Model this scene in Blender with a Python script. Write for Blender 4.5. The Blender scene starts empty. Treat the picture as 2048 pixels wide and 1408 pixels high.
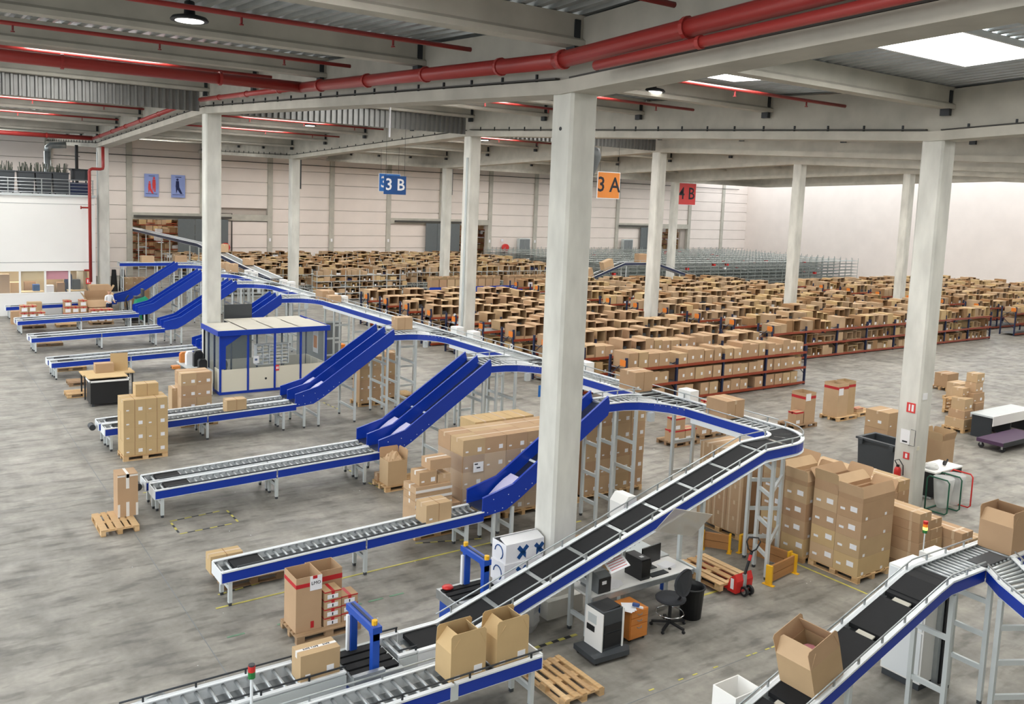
import bpy, math, random
from mathutils import Vector, Matrix
R = random.Random(11)
SC = bpy.context.scene
COL = SC.collection
V = Vector

# ------------------------------------------------------------------ camera
def make_camera():
    yaw, pitch, roll = 0.965447, -0.110254, 0.039011
    f = V((math.cos(pitch)*math.cos(yaw), math.cos(pitch)*math.sin(yaw), math.sin(pitch)))
    r = f.cross(V((0, 0, 1))).normalized()
    u = r.cross(f)
    r2 = math.cos(roll)*r + math.sin(roll)*u
    u2 = -math.sin(roll)*r + math.cos(roll)*u
    cd = bpy.data.cameras.new('camera')
    cd.sensor_width = 36.0
    cd.lens = 1760.25/2048*36.0
    cd.shift_x = (1024-1015.28)/2048
    cd.shift_y = (593.2-704)/2048
    cd.clip_start, cd.clip_end = 0.1, 400
    co = bpy.data.objects.new('camera', cd)
    m = Matrix((r2, u2, -f)).transposed().to_4x4()
    m.translation = V((0, 0, 7.76))
    co.matrix_world = m
    COL.objects.link(co)
    SC.camera = co
make_camera()

# ------------------------------------------------------------------ world, exposure
W = bpy.data.worlds.new('daylight')
SC.world = W
W.use_nodes = True
W.node_tree.nodes['Background'].inputs[0].default_value = (0.93, 0.97, 1.0, 1)
W.node_tree.nodes['Background'].inputs[1].default_value = 2.2
SC.view_settings.view_transform = 'Standard'
SC.view_settings.look = 'None'
SC.view_settings.gamma = 1
SC.view_settings.exposure = 0.31
SC.view_settings.use_curve_mapping = False
SC.cycles.use_denoising = True
SC.cycles.max_bounces = 6
SC.cycles.diffuse_bounces = 3
SC.cycles.glossy_bounces = 2
SC.cycles.adaptive_threshold = 0.04
SC.cycles.transparent_max_bounces = 12
SC.cycles.sample_clamp_indirect = 6.0
SKY_EMIT = 12.5

# ------------------------------------------------------------------ materials
def lin(c):
    c = c/255.0
    return c/12.92 if c <= 0.04045 else ((c+0.055)/1.055)**2.4
def rgb(r, g, b): return (lin(r), lin(g), lin(b), 1.0)
MATS = {}
def mat(name, col, rough=0.6, metal=0.0, var=0.0, scale=4.0, bump=0.0, objvar=None, alpha=1.0, spec=0.5, stretch=None, emit=0.0, trans=0.0, detail=6):
    m = bpy.data.materials.new(name); m.use_nodes = True
    nt = m.node_tree; b = nt.nodes['Principled BSDF']
    b.inputs['Roughness'].default_value = rough
    b.inputs['Metallic'].default_value = metal
    b.inputs['Specular IOR Level'].default_value = spec
    b.inputs['Base Color'].default_value = col
    src = None
    if objvar:
        oi = nt.nodes.new('ShaderNodeObjectInfo')
        cr = nt.nodes.new('ShaderNodeValToRGB'); cr.color_ramp.interpolation = 'LINEAR'
        while len(cr.color_ramp.elements) < len(objvar): cr.color_ramp.elements.new(0.5)
        for i, c in enumerate(objvar):
            cr.color_ramp.elements[i].position = i/(len(objvar)-1); cr.color_ramp.elements[i].color = c
        nt.links.new(oi.outputs['Random'], cr.inputs[0]); src = cr.outputs[0]
    if var or bump:
        tc = nt.nodes.new('ShaderNodeTexCoord'); nz = nt.nodes.new('ShaderNodeTexNoise')
        nz.inputs['Scale'].default_value = scale; nz.inputs['Detail'].default_value = detail
        co = tc.outputs['Object']
        if stretch:
            mp = nt.nodes.new('ShaderNodeMapping'); mp.inputs['Scale'].default_value = stretch
            nt.links.new(co, mp.inputs[0]); co = mp.outputs[0]
        nt.links.new(co, nz.inputs['Vector'])
        if var:
            mr = nt.nodes.new('ShaderNodeMapRange')
            mr.inputs[1].default_value = 0.3; mr.inputs[2].default_value = 0.7
            mr.inputs[3].default_value = 1-var; mr.inputs[4].default_value = 1+var
            nt.links.new(nz.outputs[0], mr.inputs[0])
            mx = nt.nodes.new('ShaderNodeVectorMath'); mx.operation = 'SCALE'
            if src: nt.links.new(src, mx.inputs[0])
            else: mx.inputs[0].default_value = col[:3]
            nt.links.new(mr.outputs[0], mx.inputs['Scale']); src = mx.outputs[0]
        if bump:
            bp = nt.nodes.new('ShaderNodeBump'); bp.inputs['Strength'].default_value = bump; bp.inputs['Distance'].default_value = 0.02
            nt.links.new(nz.outputs[0], bp.inputs['Height']); nt.links.new(bp.outputs[0], b.inputs['Normal'])
    if src: nt.links.new(src, b.inputs['Base Color'])
    if alpha < 1: b.inputs['Alpha'].default_value = alpha
    if trans: b.inputs['Transmission Weight'].default_value = trans
    if emit:
        b.inputs['Emission Color'].default_value = col; b.inputs['Emission Strength'].default_value = emit
    MATS[name] = m
    return m

def floor_material():
    m = mat('floor_concrete', rgb(166, 161, 150), rough=0.42, spec=0.4)
    nt = m.node_tree; b = nt.nodes['Principled BSDF']; L = nt.links.new
    tc = nt.nodes.new('ShaderNodeTexCoord')
    def noise(sc, det, st=None, rot=0.0):
        n = nt.nodes.new('ShaderNodeTexNoise'); n.inputs['Scale'].default_value = sc; n.inputs['Detail'].default_value = det
        mp = nt.nodes.new('ShaderNodeMapping')
        mp.inputs['Scale'].default_value = st or (1, 1, 1); mp.inputs['Rotation'].default_value = (0, 0, rot)
        L(tc.outputs['Object'], mp.inputs[0]); L(mp.outputs[0], n.inputs['Vector']); return n.outputs[0]
    def ramp(src, a, b_, va, vb):
        mr = nt.nodes.new('ShaderNodeMapRange')
        for i, v in enumerate((a, b_, va, vb)): mr.inputs[i+1].default_value = v
        L(src, mr.inputs[0]); return mr.outputs[0]
    def mul(p, q):
        n = nt.nodes.new('ShaderNodeMath'); n.operation = 'MULTIPLY'; L(p, n.inputs[0]); L(q, n.inputs[1]); return n.outputs[0]
    big = ramp(noise(0.22, 5), 0.3, 0.7, 0.74, 1.12)
    mid = ramp(noise(1.3, 8), 0.3, 0.7, 0.74, 1.16)
    fine = ramp(noise(9, 6), 0.3, 0.7, 0.90, 1.08)
    st1 = ramp(noise(0.9, 7, (0.35, 2.6, 1), 0.12), 0.40, 0.62, 0.84, 1.06)
    st2 = ramp(noise(0.8, 7, (2.2, 0.4, 1), -0.5), 0.36, 0.52, 0.86, 1.03)
    scuff = ramp(noise(2.6, 9, (0.5, 1.6, 1), 0.9), 0.36, 0.48, 0.66, 1.0)
    tot = mul(mul(mul(big, mid), mul(st1, st2)), mul(fine, scuff))
    mx = nt.nodes.new('ShaderNodeVectorMath'); mx.operation = 'SCALE'; mx.inputs[0].default_value = rgb(153, 149, 140)[:3]
    L(tot, mx.inputs['Scale']); L(mx.outputs[0], b.inputs['Base Color'])
    L(ramp(noise(1.7, 6), 0.3, 0.7, 0.34, 0.6), b.inputs['Roughness'])
floor_material()
mat('ground_slab_concrete', rgb(150, 148, 142), 0.9)
mat('wire_grey', rgb(150, 156, 152), 0.5)
mat('column_concrete', rgb(208, 207, 199), 0.85, var=0.15, scale=2.2, bump=0.2, stretch=(1, 1, 0.35))
mat('beam_concrete', rgb(184, 180, 169), 0.88, var=0.12, scale=1.4, bump=0.12)
mat('wall_panel', rgb(233, 222, 214), 0.8, var=0.03, scale=0.6)
mat('wall_joint', rgb(182, 172, 163), 0.9)
mat('white_paint', rgb(238, 237, 233), 0.7, var=0.02, scale=0.5)
mat('deck_metal', rgb(186, 191, 193), 0.36, metal=0.55, var=0.16, scale=1.2)
mat('curtain_metal', rgb(134, 134, 132), 0.45, metal=0.6, var=0.12, scale=1.5)
mat('dark_metal', rgb(52, 56, 60), 0.5, metal=0.3)
mat('red_paint', rgb(158, 50, 46), 0.36, spec=0.55)
mat('red_dark', rgb(130, 28, 30), 0.5)
mat('grey_steel', rgb(206, 212, 212), 0.42, metal=0.15, var=0.03, scale=2)
mat('galvanised', rgb(176, 181, 182), 0.38, metal=0.7, var=0.10, scale=5)
mat('roller_steel', rgb(188, 192, 193), 0.4, metal=0.6)
mat('white_rail', rgb(232, 236, 238), 0.35)
mat('blue_paint', rgb(10, 54, 162), 0.38, spec=0.5)
mat('blue_machine', rgb(24, 74, 170), 0.4)
mat('navy_paint', rgb(30, 42, 74), 0.5)
mat('chute_bed', rgb(86, 92, 102), 0.28, metal=0.8, var=0.1, scale=3)
mat('chute_blue', rgb(16, 40, 140), 0.34)
mat('lavender_plastic', rgb(196, 192, 222), 0.3)
mat('belt_rubber', rgb(27, 28, 30), 0.7, var=0.08, scale=8, spec=0.25)
mat('black_plastic', rgb(28, 29, 31), 0.5)
mat('dark_grey', rgb(62, 66, 70), 0.55)
mat('mid_grey', rgb(120, 124, 126), 0.55)
mat('orange_beam', rgb(148, 62, 34), 0.5)
mat('orange_sign', rgb(228, 128, 40), 0.6)
CT = [rgb(174, 142, 110), rgb(188, 158, 125), rgb(182, 150, 118), rgb(197, 168, 134), rgb(188, 161, 124), rgb(178, 144, 113)]
mat('cardboard', CT[1], 0.82, var=0.045, scale=2.2, objvar=CT, spec=0.25)
mat('cardboard_tan', rgb(198, 170, 126), 0.82, var=0.04, scale=2.2, spec=0.25)
mat('cardboard_inside', rgb(160, 126, 92), 0.9, spec=0.1)
mat('cardboard_stuff', rgb(184, 157, 126), 0.82, var=0.22, scale=0.8, detail=2, spec=0.2)
mat('tape_clear', rgb(205, 180, 148), 0.3)
mat('tape_white', rgb(232, 228, 222), 0.4)
mat('tape_red', rgb(188, 36, 42), 0.45)
mat('paper_white', rgb(238, 238, 240), 0.7)
mat('ink', rgb(32, 34, 44), 0.7)
mat('ink_blue', rgb(60, 84, 140), 0.7)
mat('wood_pallet', rgb(206, 170, 122), 0.8, var=0.12, scale=5, stretch=(0.4, 3, 3), objvar=[rgb(206, 170, 122), rgb(190, 152, 104), rgb(222, 188, 142), rgb(176, 140, 98)])
mat('wood_old', rgb(150, 122, 92), 0.85, var=0.14, scale=5, stretch=(0.4, 3, 3), objvar=[rgb(158, 130, 98), rgb(140, 112, 84), rgb(172, 142, 108)])
mat('wood_barrier', rgb(176, 126, 76), 0.6, var=0.1, scale=3, stretch=(0.5, 0.5, 5))
mat('yellow_paint', rgb(232, 178, 32), 0.5)
mat('yellow_tape', rgb(196, 186, 92), 0.6, var=0.2, scale=6)
mat('green_tape', rgb(112, 150, 122), 0.6, var=0.2, scale=6)
mat('cream_panel', rgb(222, 218, 200), 0.55)
mat('roof_cream', rgb(188, 184, 171), 0.7, var=0.03, scale=2)
mat('orange_wood', rgb(204, 128, 58), 0.5, var=0.06, scale=3, stretch=(0.6, 0.6, 4))
mat('chrome', rgb(210, 212, 214), 0.15, metal=1.0)
mat('screen_black', rgb(18, 18, 20), 0.25)
mat('fabric_dark', rgb(52, 54, 58), 0.9)
mat('fabric_navy', rgb(36, 44, 84), 0.9)
mat('green_machine', rgb(42, 160, 120), 0.5)
mat('skin', rgb(206, 160, 134), 0.6)
mat('hair', rgb(92, 66, 48), 0.8)
mat('shirt_white', rgb(236, 238, 242), 0.85)
mat('trousers_navy', rgb(30, 36, 66), 0.9)
mat('beige_wall', rgb(216, 192, 148), 0.8)
mat('pink_blind', rgb(212, 140, 152), 0.8)
mat('poster_blue', rgb(142, 158, 212), 0.6, var=0.05, scale=1.5)
mat('sign_blue', rgb(18, 74, 136), 0.5)
mat('sign_blue_light', rgb(38, 110, 190), 0.5)
mat('sign_orange', rgb(224, 138, 60), 0.5)
mat('sign_red', rgb(214, 62, 60), 0.5)
mat('door_grey', rgb(104, 110, 112), 0.55, metal=0.2, var=0.03)
mat('cable_dark', rgb(70, 68, 64), 0.7)
mat('olive_strip', rgb(92, 96, 84), 0.6)
mat('green_tube', rgb(30, 92, 70), 0.45)
mat('purple_board', rgb(74, 48, 78), 0.6)
mat('pink_bag', rgb(224, 150, 162), 0.5)
mat('amber', rgb(236, 130, 40), 0.35, emit=0.25)
mat('lamp_green', rgb(40, 120, 60), 0.35)
mat('lamp_red', rgb(206, 44, 40), 0.35)
mat('lamp_lit', rgb(220, 240, 120), 0.35, emit=1.2)
mat('skylight', (1.0, 0.985, 0.95, 1), 0.5, emit=SKY_EMIT)
mat('lamp_lens', (1.0, 0.98, 0.93, 1), 0.4, emit=6.0)
mat('glass', rgb(205, 222, 228), 0.06, alpha=0.07, spec=0.5)
mat('frosted', rgb(214, 208, 196), 0.4, alpha=0.55)
mat('plastic_film', rgb(226, 226, 222), 0.2, alpha=0.10, spec=0.6)
mat('plastic_bag', rgb(228, 230, 228), 0.3, alpha=0.45)

# ------------------------------------------------------------------ geometry collector
class G:
    def __init__(s): s.v = []; s.f = []; s.m = []
    def face(s, idx, m=0): s.f.append(idx); s.m.append(m)
    def box(s, x0, x1, y0, y1, z0, z1, m=0):
        n = len(s.v)
        s.v += [(x0, y0, z0), (x1, y0, z0), (x1, y1, z0), (x0, y1, z0), (x0, y0, z1), (x1, y0, z1), (x1, y1, z1), (x0, y1, z1)]
        for q in ((3, 2, 1, 0), (4, 5, 6, 7), (0, 1, 5, 4), (1, 2, 6, 5), (2, 3, 7, 6), (3, 0, 4, 7)): s.face(tuple(n+i for i in q), m)
        return s
    def cbox(s, c, d, m=0): return s.box(c[0]-d[0]/2, c[0]+d[0]/2, c[1]-d[1]/2, c[1]+d[1]/2, c[2]-d[2]/2, c[2]+d[2]/2, m)
    def mbox(s, mt, d, m=0):          # box of size d centred on matrix mt
        g = G().cbox((0, 0, 0), d); n = len(s.v)
        s.v += [tuple(mt @ V(p)) for p in g.v]
        for q in g.f: s.face(tuple(n+i for i in q), m)
        return s
    def bar(s, a, b, w, h, m=0):      # bar from a to b, w across, h upright
        a, b = V(a), V(b); d = (b-a); n = len(s.v)
        t = d.cross(V((0, 0, 1)))
        if t.length < 1e-6: t = V((1, 0, 0))
        t = t.normalized()*w/2
        u = t.cross(d).normalized()*h/2
        if abs(u.z) > abs(u.x)+abs(u.y): u = V((0, 0, h/2))
        for p in (a, b):
            for q in (-t-u, t-u, t+u, -t+u): s.v.append(tuple(p+q))
        for q in ((0, 1, 2, 3), (7, 6, 5, 4), (0, 4, 5, 1), (1, 5, 6, 2), (2, 6, 7, 3), (3, 7, 4, 0)): s.face(tuple(n+i for i in q), m)
        return s
    def cyl(s, a, b, r, n=10, m=0, r2=None, caps=True):
        a, b = V(a), V(b); d = (b-a).normalized(); r2 = r if r2 is None else r2
        t = d.cross(V((0, 0, 1)) if abs(d.z) < 0.9 else V((1, 0, 0))).normalized(); u = d.cross(t)
        k = len(s.v)
        for p, rr in ((a, r), (b, r2)):
            for i in range(n):
                w = 2*math.pi*i/n; s.v.append(tuple(p+(t*math.cos(w)+u*math.sin(w))*rr))
        for i in range(n): s.face((k+i, k+(i+1) % n, k+n+(i+1) % n, k+n+i), m)
        if caps:
            s.face(tuple(k+i for i in reversed(range(n))), m); s.face(tuple(k+n+i for i in range(n)), m)
        return s
    def tube(s, pts, r, n=8, m=0):
        pts = [V(p) for p in pts]; k = len(s.v); N = len(pts); up = None
        for i, p in enumerate(pts):
            d = (pts[min(i+1, N-1)]-pts[max(i-1, 0)]).normalized()
            if up is None: up = d.cross(V((0, 0, 1)) if abs(d.z) < 0.9 else V((1, 0, 0))).normalized()
            t = (up-d*up.dot(d)).normalized(); up = t; u = d.cross(t)
            for j in range(n):
                w = 2*math.pi*j/n; s.v.append(tuple(p+(t*math.cos(w)+u*math.sin(w))*r))
        for i in range(N-1):
            for j in range(n): s.face((k+i*n+j, k+i*n+(j+1) % n, k+(i+1)*n+(j+1) % n, k+(i+1)*n+j), m)
        s.face(tuple(k+i for i in reversed(range(n))), m); s.face(tuple(k+(N-1)*n+i for i in range(n)), m)
        return s
    def prism(s, prof, ax, a0, a1, m=0):   # closed 2-D profile swept along axis ax
        k = len(s.v); n = len(prof)
        for a in (a0, a1):
            for p, q in prof: s.v.append({'x': (a, p, q), 'y': (p, a, q), 'z': (p, q, a)}[ax])
        for i in range(n): s.face((k+i, k+(i+1) % n, k+n+(i+1) % n, k+n+i), m)
        s.face(tuple(k+i for i in reversed(range(n))), m); s.face(tuple(k+n+i for i in range(n)), m)
        return s
    def sweep(s, path, prof, m=0, close=True):   # profile (across, up) swept along a path, kept upright
        k = len(s.v); n = len(prof); N = len(path); P = [V(p) for p in path]
        for i, p in enumerate(P):
            d = P[min(i+1, N-1)]-P[max(i-1, 0)]; d.z = 0; d.normalize()
            t = V((d.y, -d.x, 0))
            for a, u in prof: s.v.append(tuple(p+t*a+V((0, 0, u))))
        for i in range(N-1):
            for j in range(n if close else n-1): s.face((k+i*n+j, k+i*n+(j+1) % n, k+(i+1)*n+(j+1) % n, k+(i+1)*n+j), m)
        if close:
            s.face(tuple(k+i for i in reversed(range(n))), m); s.face(tuple(k+(N-1)*n+i for i in range(n)), m)
        return s
    def lathe(s, prof, c, n=16, m=0):   # (r, z) profile turned about the upright axis through c
        k = len(s.v)
        for r, z in prof:
            for i in range(n):
                w = 2*math.pi*i/n; s.v.append((c[0]+r*math.cos(w), c[1]+r*math.sin(w), c[2]+z))
        for j in range(len(prof)-1):
            for i in range(n): s.face((k+j*n+i, k+j*n+(i+1) % n, k+(j+1)*n+(i+1) % n, k+(j+1)*n+i), m)
        s.face(tuple(k+i for i in reversed(range(n))), m); s.face(tuple(k+(len(prof)-1)*n+i for i in range(n)), m)
        return s
    def quad(s, a, b, c, d, m=0):
        n = len(s.v); s.v += [tuple(a), tuple(b), tuple(c), tuple(d)]; s.face((n, n+1, n+2, n+3), m); return s
    def add(s, g, off=(0, 0, 0), m=None):
        n = len(s.v); s.v += [(p[0]+off[0], p[1]+off[1], p[2]+off[2]) for p in g.v]
        for q, mm in zip(g.f, g.m): s.face(tuple(n+i for i in q), mm if m is None else m)
        return s
    def mesh(s, name, mats, off=(0, 0, 0), smooth=False):
        me = bpy.data.meshes.new(name)
        me.from_pydata([(p[0]-off[0], p[1]-off[1], p[2]-off[2]) for p in s.v], [], s.f)
        if isinstance(mats, str): mats = [mats]
        for x in mats: me.materials.append(MATS[x])
        if len(mats) > 1: me.polygons.foreach_set('material_index', s.m)
        if smooth: me.polygons.foreach_set('use_smooth', [len(q) <= 4 for q in s.f])
        me.update(); return me

ORG = {}     # world origin of every top-level object, so parts can be given in world coordinates
def link(name, data, parent=None, loc=None, rz=0.0):
    o = bpy.data.objects.new(name, data); COL.objects.link(o)
    if parent is not None: o.parent = parent
    if loc is not None: o.location = loc
    if rz: o.rotation_euler = (0, 0, rz)
    return o
def tag(o, label=None, cat=None, group=None, kind=None):
    if label: o['label'] = label
    if cat: o['category'] = cat
    if group: o['group'] = group
    if kind: o['kind'] = kind
    return o
def thing(name, label, cat, loc=(0, 0, 0), rz=0.0, group=None):
    o = link(name, None, None, loc, rz); o.empty_display_size = 0.2
    ORG[o.name] = V(loc)
    return tag(o, label, cat, group)
def org(o): return ORG.get(o.name, V((0, 0, 0)))
def part(parent, name, g, mats, smooth=False, label=None, kind=None):     # geometry in world coordinates
    off = org(parent)
    o = link(name, g.mesh(name, mats, off, smooth), parent)
    ORG[o.name] = V(off)
    return tag(o, label, None, None, kind)
def solo(name, g, mats, label, cat, loc, group=None, kind=None, smooth=False):   # a thing that is one mesh, geometry in world coordinates
    o = link(name, g.mesh(name, mats, loc, smooth), None, loc); ORG[o.name] = V(loc)
    return tag(o, label, cat, group, kind)
def struct(name, g, mats, parent=None, label=None, smooth=False):
    if parent is not None: return part(parent, name, g, mats, smooth)
    o = link(name, g.mesh(name, mats, (0, 0, 0), smooth)); ORG[o.name] = V((0, 0, 0))
    return tag(o, label, None, None, 'structure')
SHARE = {}
def shared(key, fn):
    if key not in SHARE: SHARE[key] = fn()
    return SHARE[key]
def text(parent, s, size, loc, rot, m, name='lettering', ext=0.002, align='CENTER', bold=0.0):
    c = bpy.data.curves.new(name, 'FONT'); c.body = s; c.size = size; c.extrude = ext; c.offset = bold
    c.align_x = align; c.align_y = 'CENTER'; c.resolution_u = 2
    t = bpy.data.objects.new('typeset', c)
    me = bpy.data.meshes.new_from_object(t)
    bpy.data.objects.remove(t); bpy.data.curves.remove(c)
    me.name = name; me.materials.clear(); me.materials.append(MATS[m])
    o = link(name, me, parent, V(loc)-org(parent)); o.rotation_euler = rot
    return o
ORD = 'first second third fourth fifth sixth seventh eighth ninth tenth eleventh twelfth thirteenth fourteenth fifteenth sixteenth seventeenth eighteenth nineteenth twentieth twenty-first twenty-second twenty-third twenty-fourth twenty-fifth twenty-sixth twenty-seventh twenty-eighth twenty-ninth thirtieth'.split()
FACE_Y = (math.pi/2, 0, 0)               # lettering that faces -Y
FACE_X = (math.pi/2, 0, -math.pi/2)      # lettering that faces -X
# ------------------------------------------------------------------ the hall
def gb(y):     # underside of the roof girders: shallow pitches between the column lines
    K = [(-12, 10.68), (12.4, 9.64), (35.0, 10.60), (57.6, 9.86), (80.2, 10.72), (104, 9.7)]
    for (a, za), (b, zb) in zip(K, K[1:]):
        if a <= y <= b: return za+(zb-za)*(y-a)/(b-a)
    return 9.7
CX = [-2.2, 9.8, 21.8, 33.8, 45.8, 57.8, 69.8, 81.8]
CY = [12.4, 35.0, 57.6]
PURL = [6.75+5.65*i for i in range(14)]

floor = struct('floor', G().box(-14, 100, -8, 104, -0.3, 0), 'floor_concrete', label='scuffed grey concrete floor of the hall with faded tape lines')
fl = G()
for a in (4.1, 21.2, 33.2): fl.box(a-0.007, a+0.007, -5, 80, 0.0005, 0.0025)
for b in (9.46, 23.1, 37, 55): fl.box(-10, 80, b-0.006, b+0.006, 0.0005, 0.0025)
part(floor, 'expansion_joint', fl, 'mid_grey', kind='stuff')
def tape(a, b, w, m, dash=None, alt=None, thin=0.8):
    a, b = V((a[0], a[1], 0.004)), V((b[0], b[1], 0.004)); L = (b-a).length; d = (b-a)/L
    if not dash:
        part(floor, 'tape_line', G().bar(a, b, w, 0.003), m); return
    g = G(); n = int(L/dash)
    for i in range(n):
        if alt: g.bar(a+d*dash*i, a+d*dash*(i+1), w, 0.003, i % 2)
        elif R.random() < thin: g.bar(a+d*dash*(i+0.12), a+d*dash*(i+0.8), w, 0.003)
    part(floor, 'tape_line', g, [m, alt] if alt else m, kind='stuff')
tape((4.6, 15.76), (13.5, 15.98), 0.05, 'yellow_tape')
tape((16.1, 9.9), (16.05, 15.2), 0.05, 'yellow_tape')
tape((12.95, 11.57), (13.6, 11.56), 0.06, 'yellow_tape')
tape((8.85, 11.59), (9.95, 11.6), 0.07, 'yellow_tape', 0.14, 'black_plastic')
tape((8.7, 9.6), (13.2, 9.44), 0.03, 'yellow_tape', 0.16, None, 0.3)
tape((4.4, 14.59), (9.0, 14.63), 0.05, 'green_tape', 0.45)
for a, b in (((4.95, 20.6), (6.25, 20.75)), ((6.3, 20.7), (6.3, 19.8)), ((4.95, 19.72), (6.3, 19.8)), ((4.95, 20.5), (4.95, 19.75)), ((4.85, 22.9), (6.3, 22.95)),
             ((12.7, 30.1), (12.8, 28.8)), ((10.14, 23.6), (10.2, 22.0)), ((10.2, 21.0), (10.35, 20.0)), ((9.3, 16.7), (10.8, 16.2)), ((4.8, 16.3), (6.2, 16.5))):
    tape(a, b, 0.045, 'yellow_tape', 0.17, 'dark_grey')
litter = G()
for i in range(110):
    x, y = R.uniform(3.5, 20), R.uniform(8, 30); q = R.uniform(0.006, 0.022); w = R.uniform(0, 3)
    litter.mbox(Matrix.Translation((x, y, 0.003)) @ Matrix.Rotation(w, 4, 'Z'), (q, q*R.uniform(0.4, 1.6), 0.004))
tag(struct('paper_litter', litter, 'paper_white'), 'tiny white paper scraps scattered over the concrete floor', 'litter', None, 'stuff')

# columns
WORDS_X = {9.8: 'first', 21.8: 'second', 33.8: 'third', 45.8: 'fourth', 57.8: 'fifth', 69.8: 'sixth'}
COLS = {}
def column(x, y, label):
    z1 = gb(y+0.3)
    c = 0.05; s = 0.6
    prof = [(x+c, y), (x+s-c, y), (x+s, y+c), (x+s, y+s-c), (x+s-c, y+s), (x+c, y+s), (x, y+s-c), (x, y+c)]
    o = struct('column', G().prism(prof, 'z', 0, z1+0.02), 'column_concrete', label=label)
    COLS[(x, y)] = o
    return o
near = {12.4: 'in the line nearest the packing conveyors', 35.0: 'in the line under the smoke curtain', 57.6: 'in the line farthest back before the rear wall'}
for y in CY:
    for x in CX[1:6]:
        column(x, y, f'square grey concrete column, {WORDS_X[x]} from the chute lanes, {near[y]}')
# fittings on the big column
c0 = COLS[(9.8, 12.4)]
part(c0, 'plinth', G().box(9.68, 10.52, 12.28, 13.12, 0, 0.35), 'column_concrete')
part(c0, 'lifting_hole', G().cyl((9.79, 12.7, 9.05), (9.82, 12.7, 9.05), 0.035, 12), 'black_plastic')
part(c0, 'loudspeaker', G().lathe([(0.10, -0.02), (0.16, 0.1), (0.24, 0.34), (0.2, 0.5), (0.05, 0.55)], (10.52, 12.75, 8.25), 14), 'mid_grey', True)
for k in ((21.8, 35.0), (9.8, 57.6)):
    part(COLS[k], 'conduit', G().cyl((k[0]-0.03, k[1]+0.14, 1.2), (k[0]-0.03, k[1]+0.14, 9.6), 0.03, 8).cyl((k[0]-0.03, k[1]+0.24, 1.2), (k[0]-0.03, k[1]+0.24, 9.6), 0.025, 8), 'grey_steel')
for k in ((21.8, 57.6), (33.8, 57.6)):
    part(COLS[k], 'rain_pipe', G().cyl((k[0]+0.68, k[1]+0.3, 7.9), (k[0]+0.68, k[1]+0.3, gb(57.6)), 0.11, 10), 'dark_metal')

# roof girders (inverted T) and purlins
for gi, x in enumerate(CX[1:7]):
    for (a, b) in ((-4, 12.7), (12.7, 35.3), (35.3, 57.9), (57.9, 80.2)):
        g = G(); xc = x+0.3
        for (w, h0, h1) in ((0.72, 0.0, 0.24), (0.40, 0.24, 1.28)):
            n = len(g.v)
            for yy in (a, b):
                z = gb(yy)
                g.v += [(xc-w/2, yy, z+h0), (xc+w/2, yy, z+h0), (xc+w/2, yy, z+h1), (xc-w/2, yy, z+h1)]
            for q in ((0, 1, 2, 3), (7, 6, 5, 4), (0, 4, 5, 1), (1, 5, 6, 2), (2, 6, 7, 3), (3, 7, 4, 0)): g.face(tuple(n+i for i in q))
        nm = {-4: 'over the packing area', 12.7: 'rising to the smoke curtain', 35.3: 'falling away beyond the smoke curtain', 57.9: 'running up to the rear wall'}[a]
        o = struct('roof_beam', g, 'beam_concrete', label=f'deep concrete roof girder over the {WORDS_X[x]} column line, {nm}')
        if gi < 2:
            bk = G(); yy = a+0.9
            while yy < b-0.3:
                bk.box(xc-0.24, xc-0.2, yy-0.02, yy+0.02, gb(yy)+0.24, gb(yy)+0.40); yy += 1.15
            part(o, 'cable_clip', bk, 'dark_metal', kind='stuff')
            tr = G().sweep([(xc-0.27, a+0.2, gb(a+0.2)+0.27), (xc-0.27, b-0.2, gb(b-0.2)+0.27)], [(-0.05, 0), (0.05, 0), (0.05, 0.03), (-0.05, 0.03)])
            part(o, 'cable_tray', tr, 'cable_dark')
def purlin_mesh():
    p = [(-0.17, 0), (0.17, 0), (0.17, 0.10), (0.09, 0.16), (0.09, 0.54), (-0.09, 0.54), (-0.09, 0.16), (-0.17, 0.10)]
    return G().prism(p, 'x', 0.12, 11.88).mesh('purlin', 'beam_concrete')
pm = purlin_mesh()
ceiling = tag(link('ceiling', None), 'metal deck roof on concrete purlins with bright skylights', None, None, 'structure'); ORG[ceiling.name] = V((0, 0, 0))
hang = shared('hanger', lambda: G().box(-0.06, 0.06, -0.12, 0.12, -0.12, 0.5).mesh('beam_shoe', 'dark_metal'))
for x in CX[:7]:
    for y in PURL:
        link('purlin', pm, ceiling, (x+0.3, y, gb(y)+0.8))
        if x < 40: link('beam_shoe', hang, ceiling, (x+12.3-0.34, y, gb(y)+0.75))
def deck():
    g = G(); x = -3.0; prof = []
    while x < 84:
        prof += [(x, 0.0), (x+0.13, 0.0), (x+0.17, 0.09), (x+0.29, 0.09)]; x += 0.33
    for (a, b) in ((-6, 12.4), (12.4, 35), (35, 57.6), (57.6, 80.4)):
        n = len(g.v); k = len(prof)
        for yy in (a, b):
            for px, pz in prof: g.v.append((px, yy, gb(yy)+1.35+pz))
        for i in range(k-1): g.face((n+i, n+i+1, n+k+i+1, n+k+i))
    return g
part(ceiling, 'deck_sheet', deck(), 'deck_metal', kind='stuff')
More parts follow.
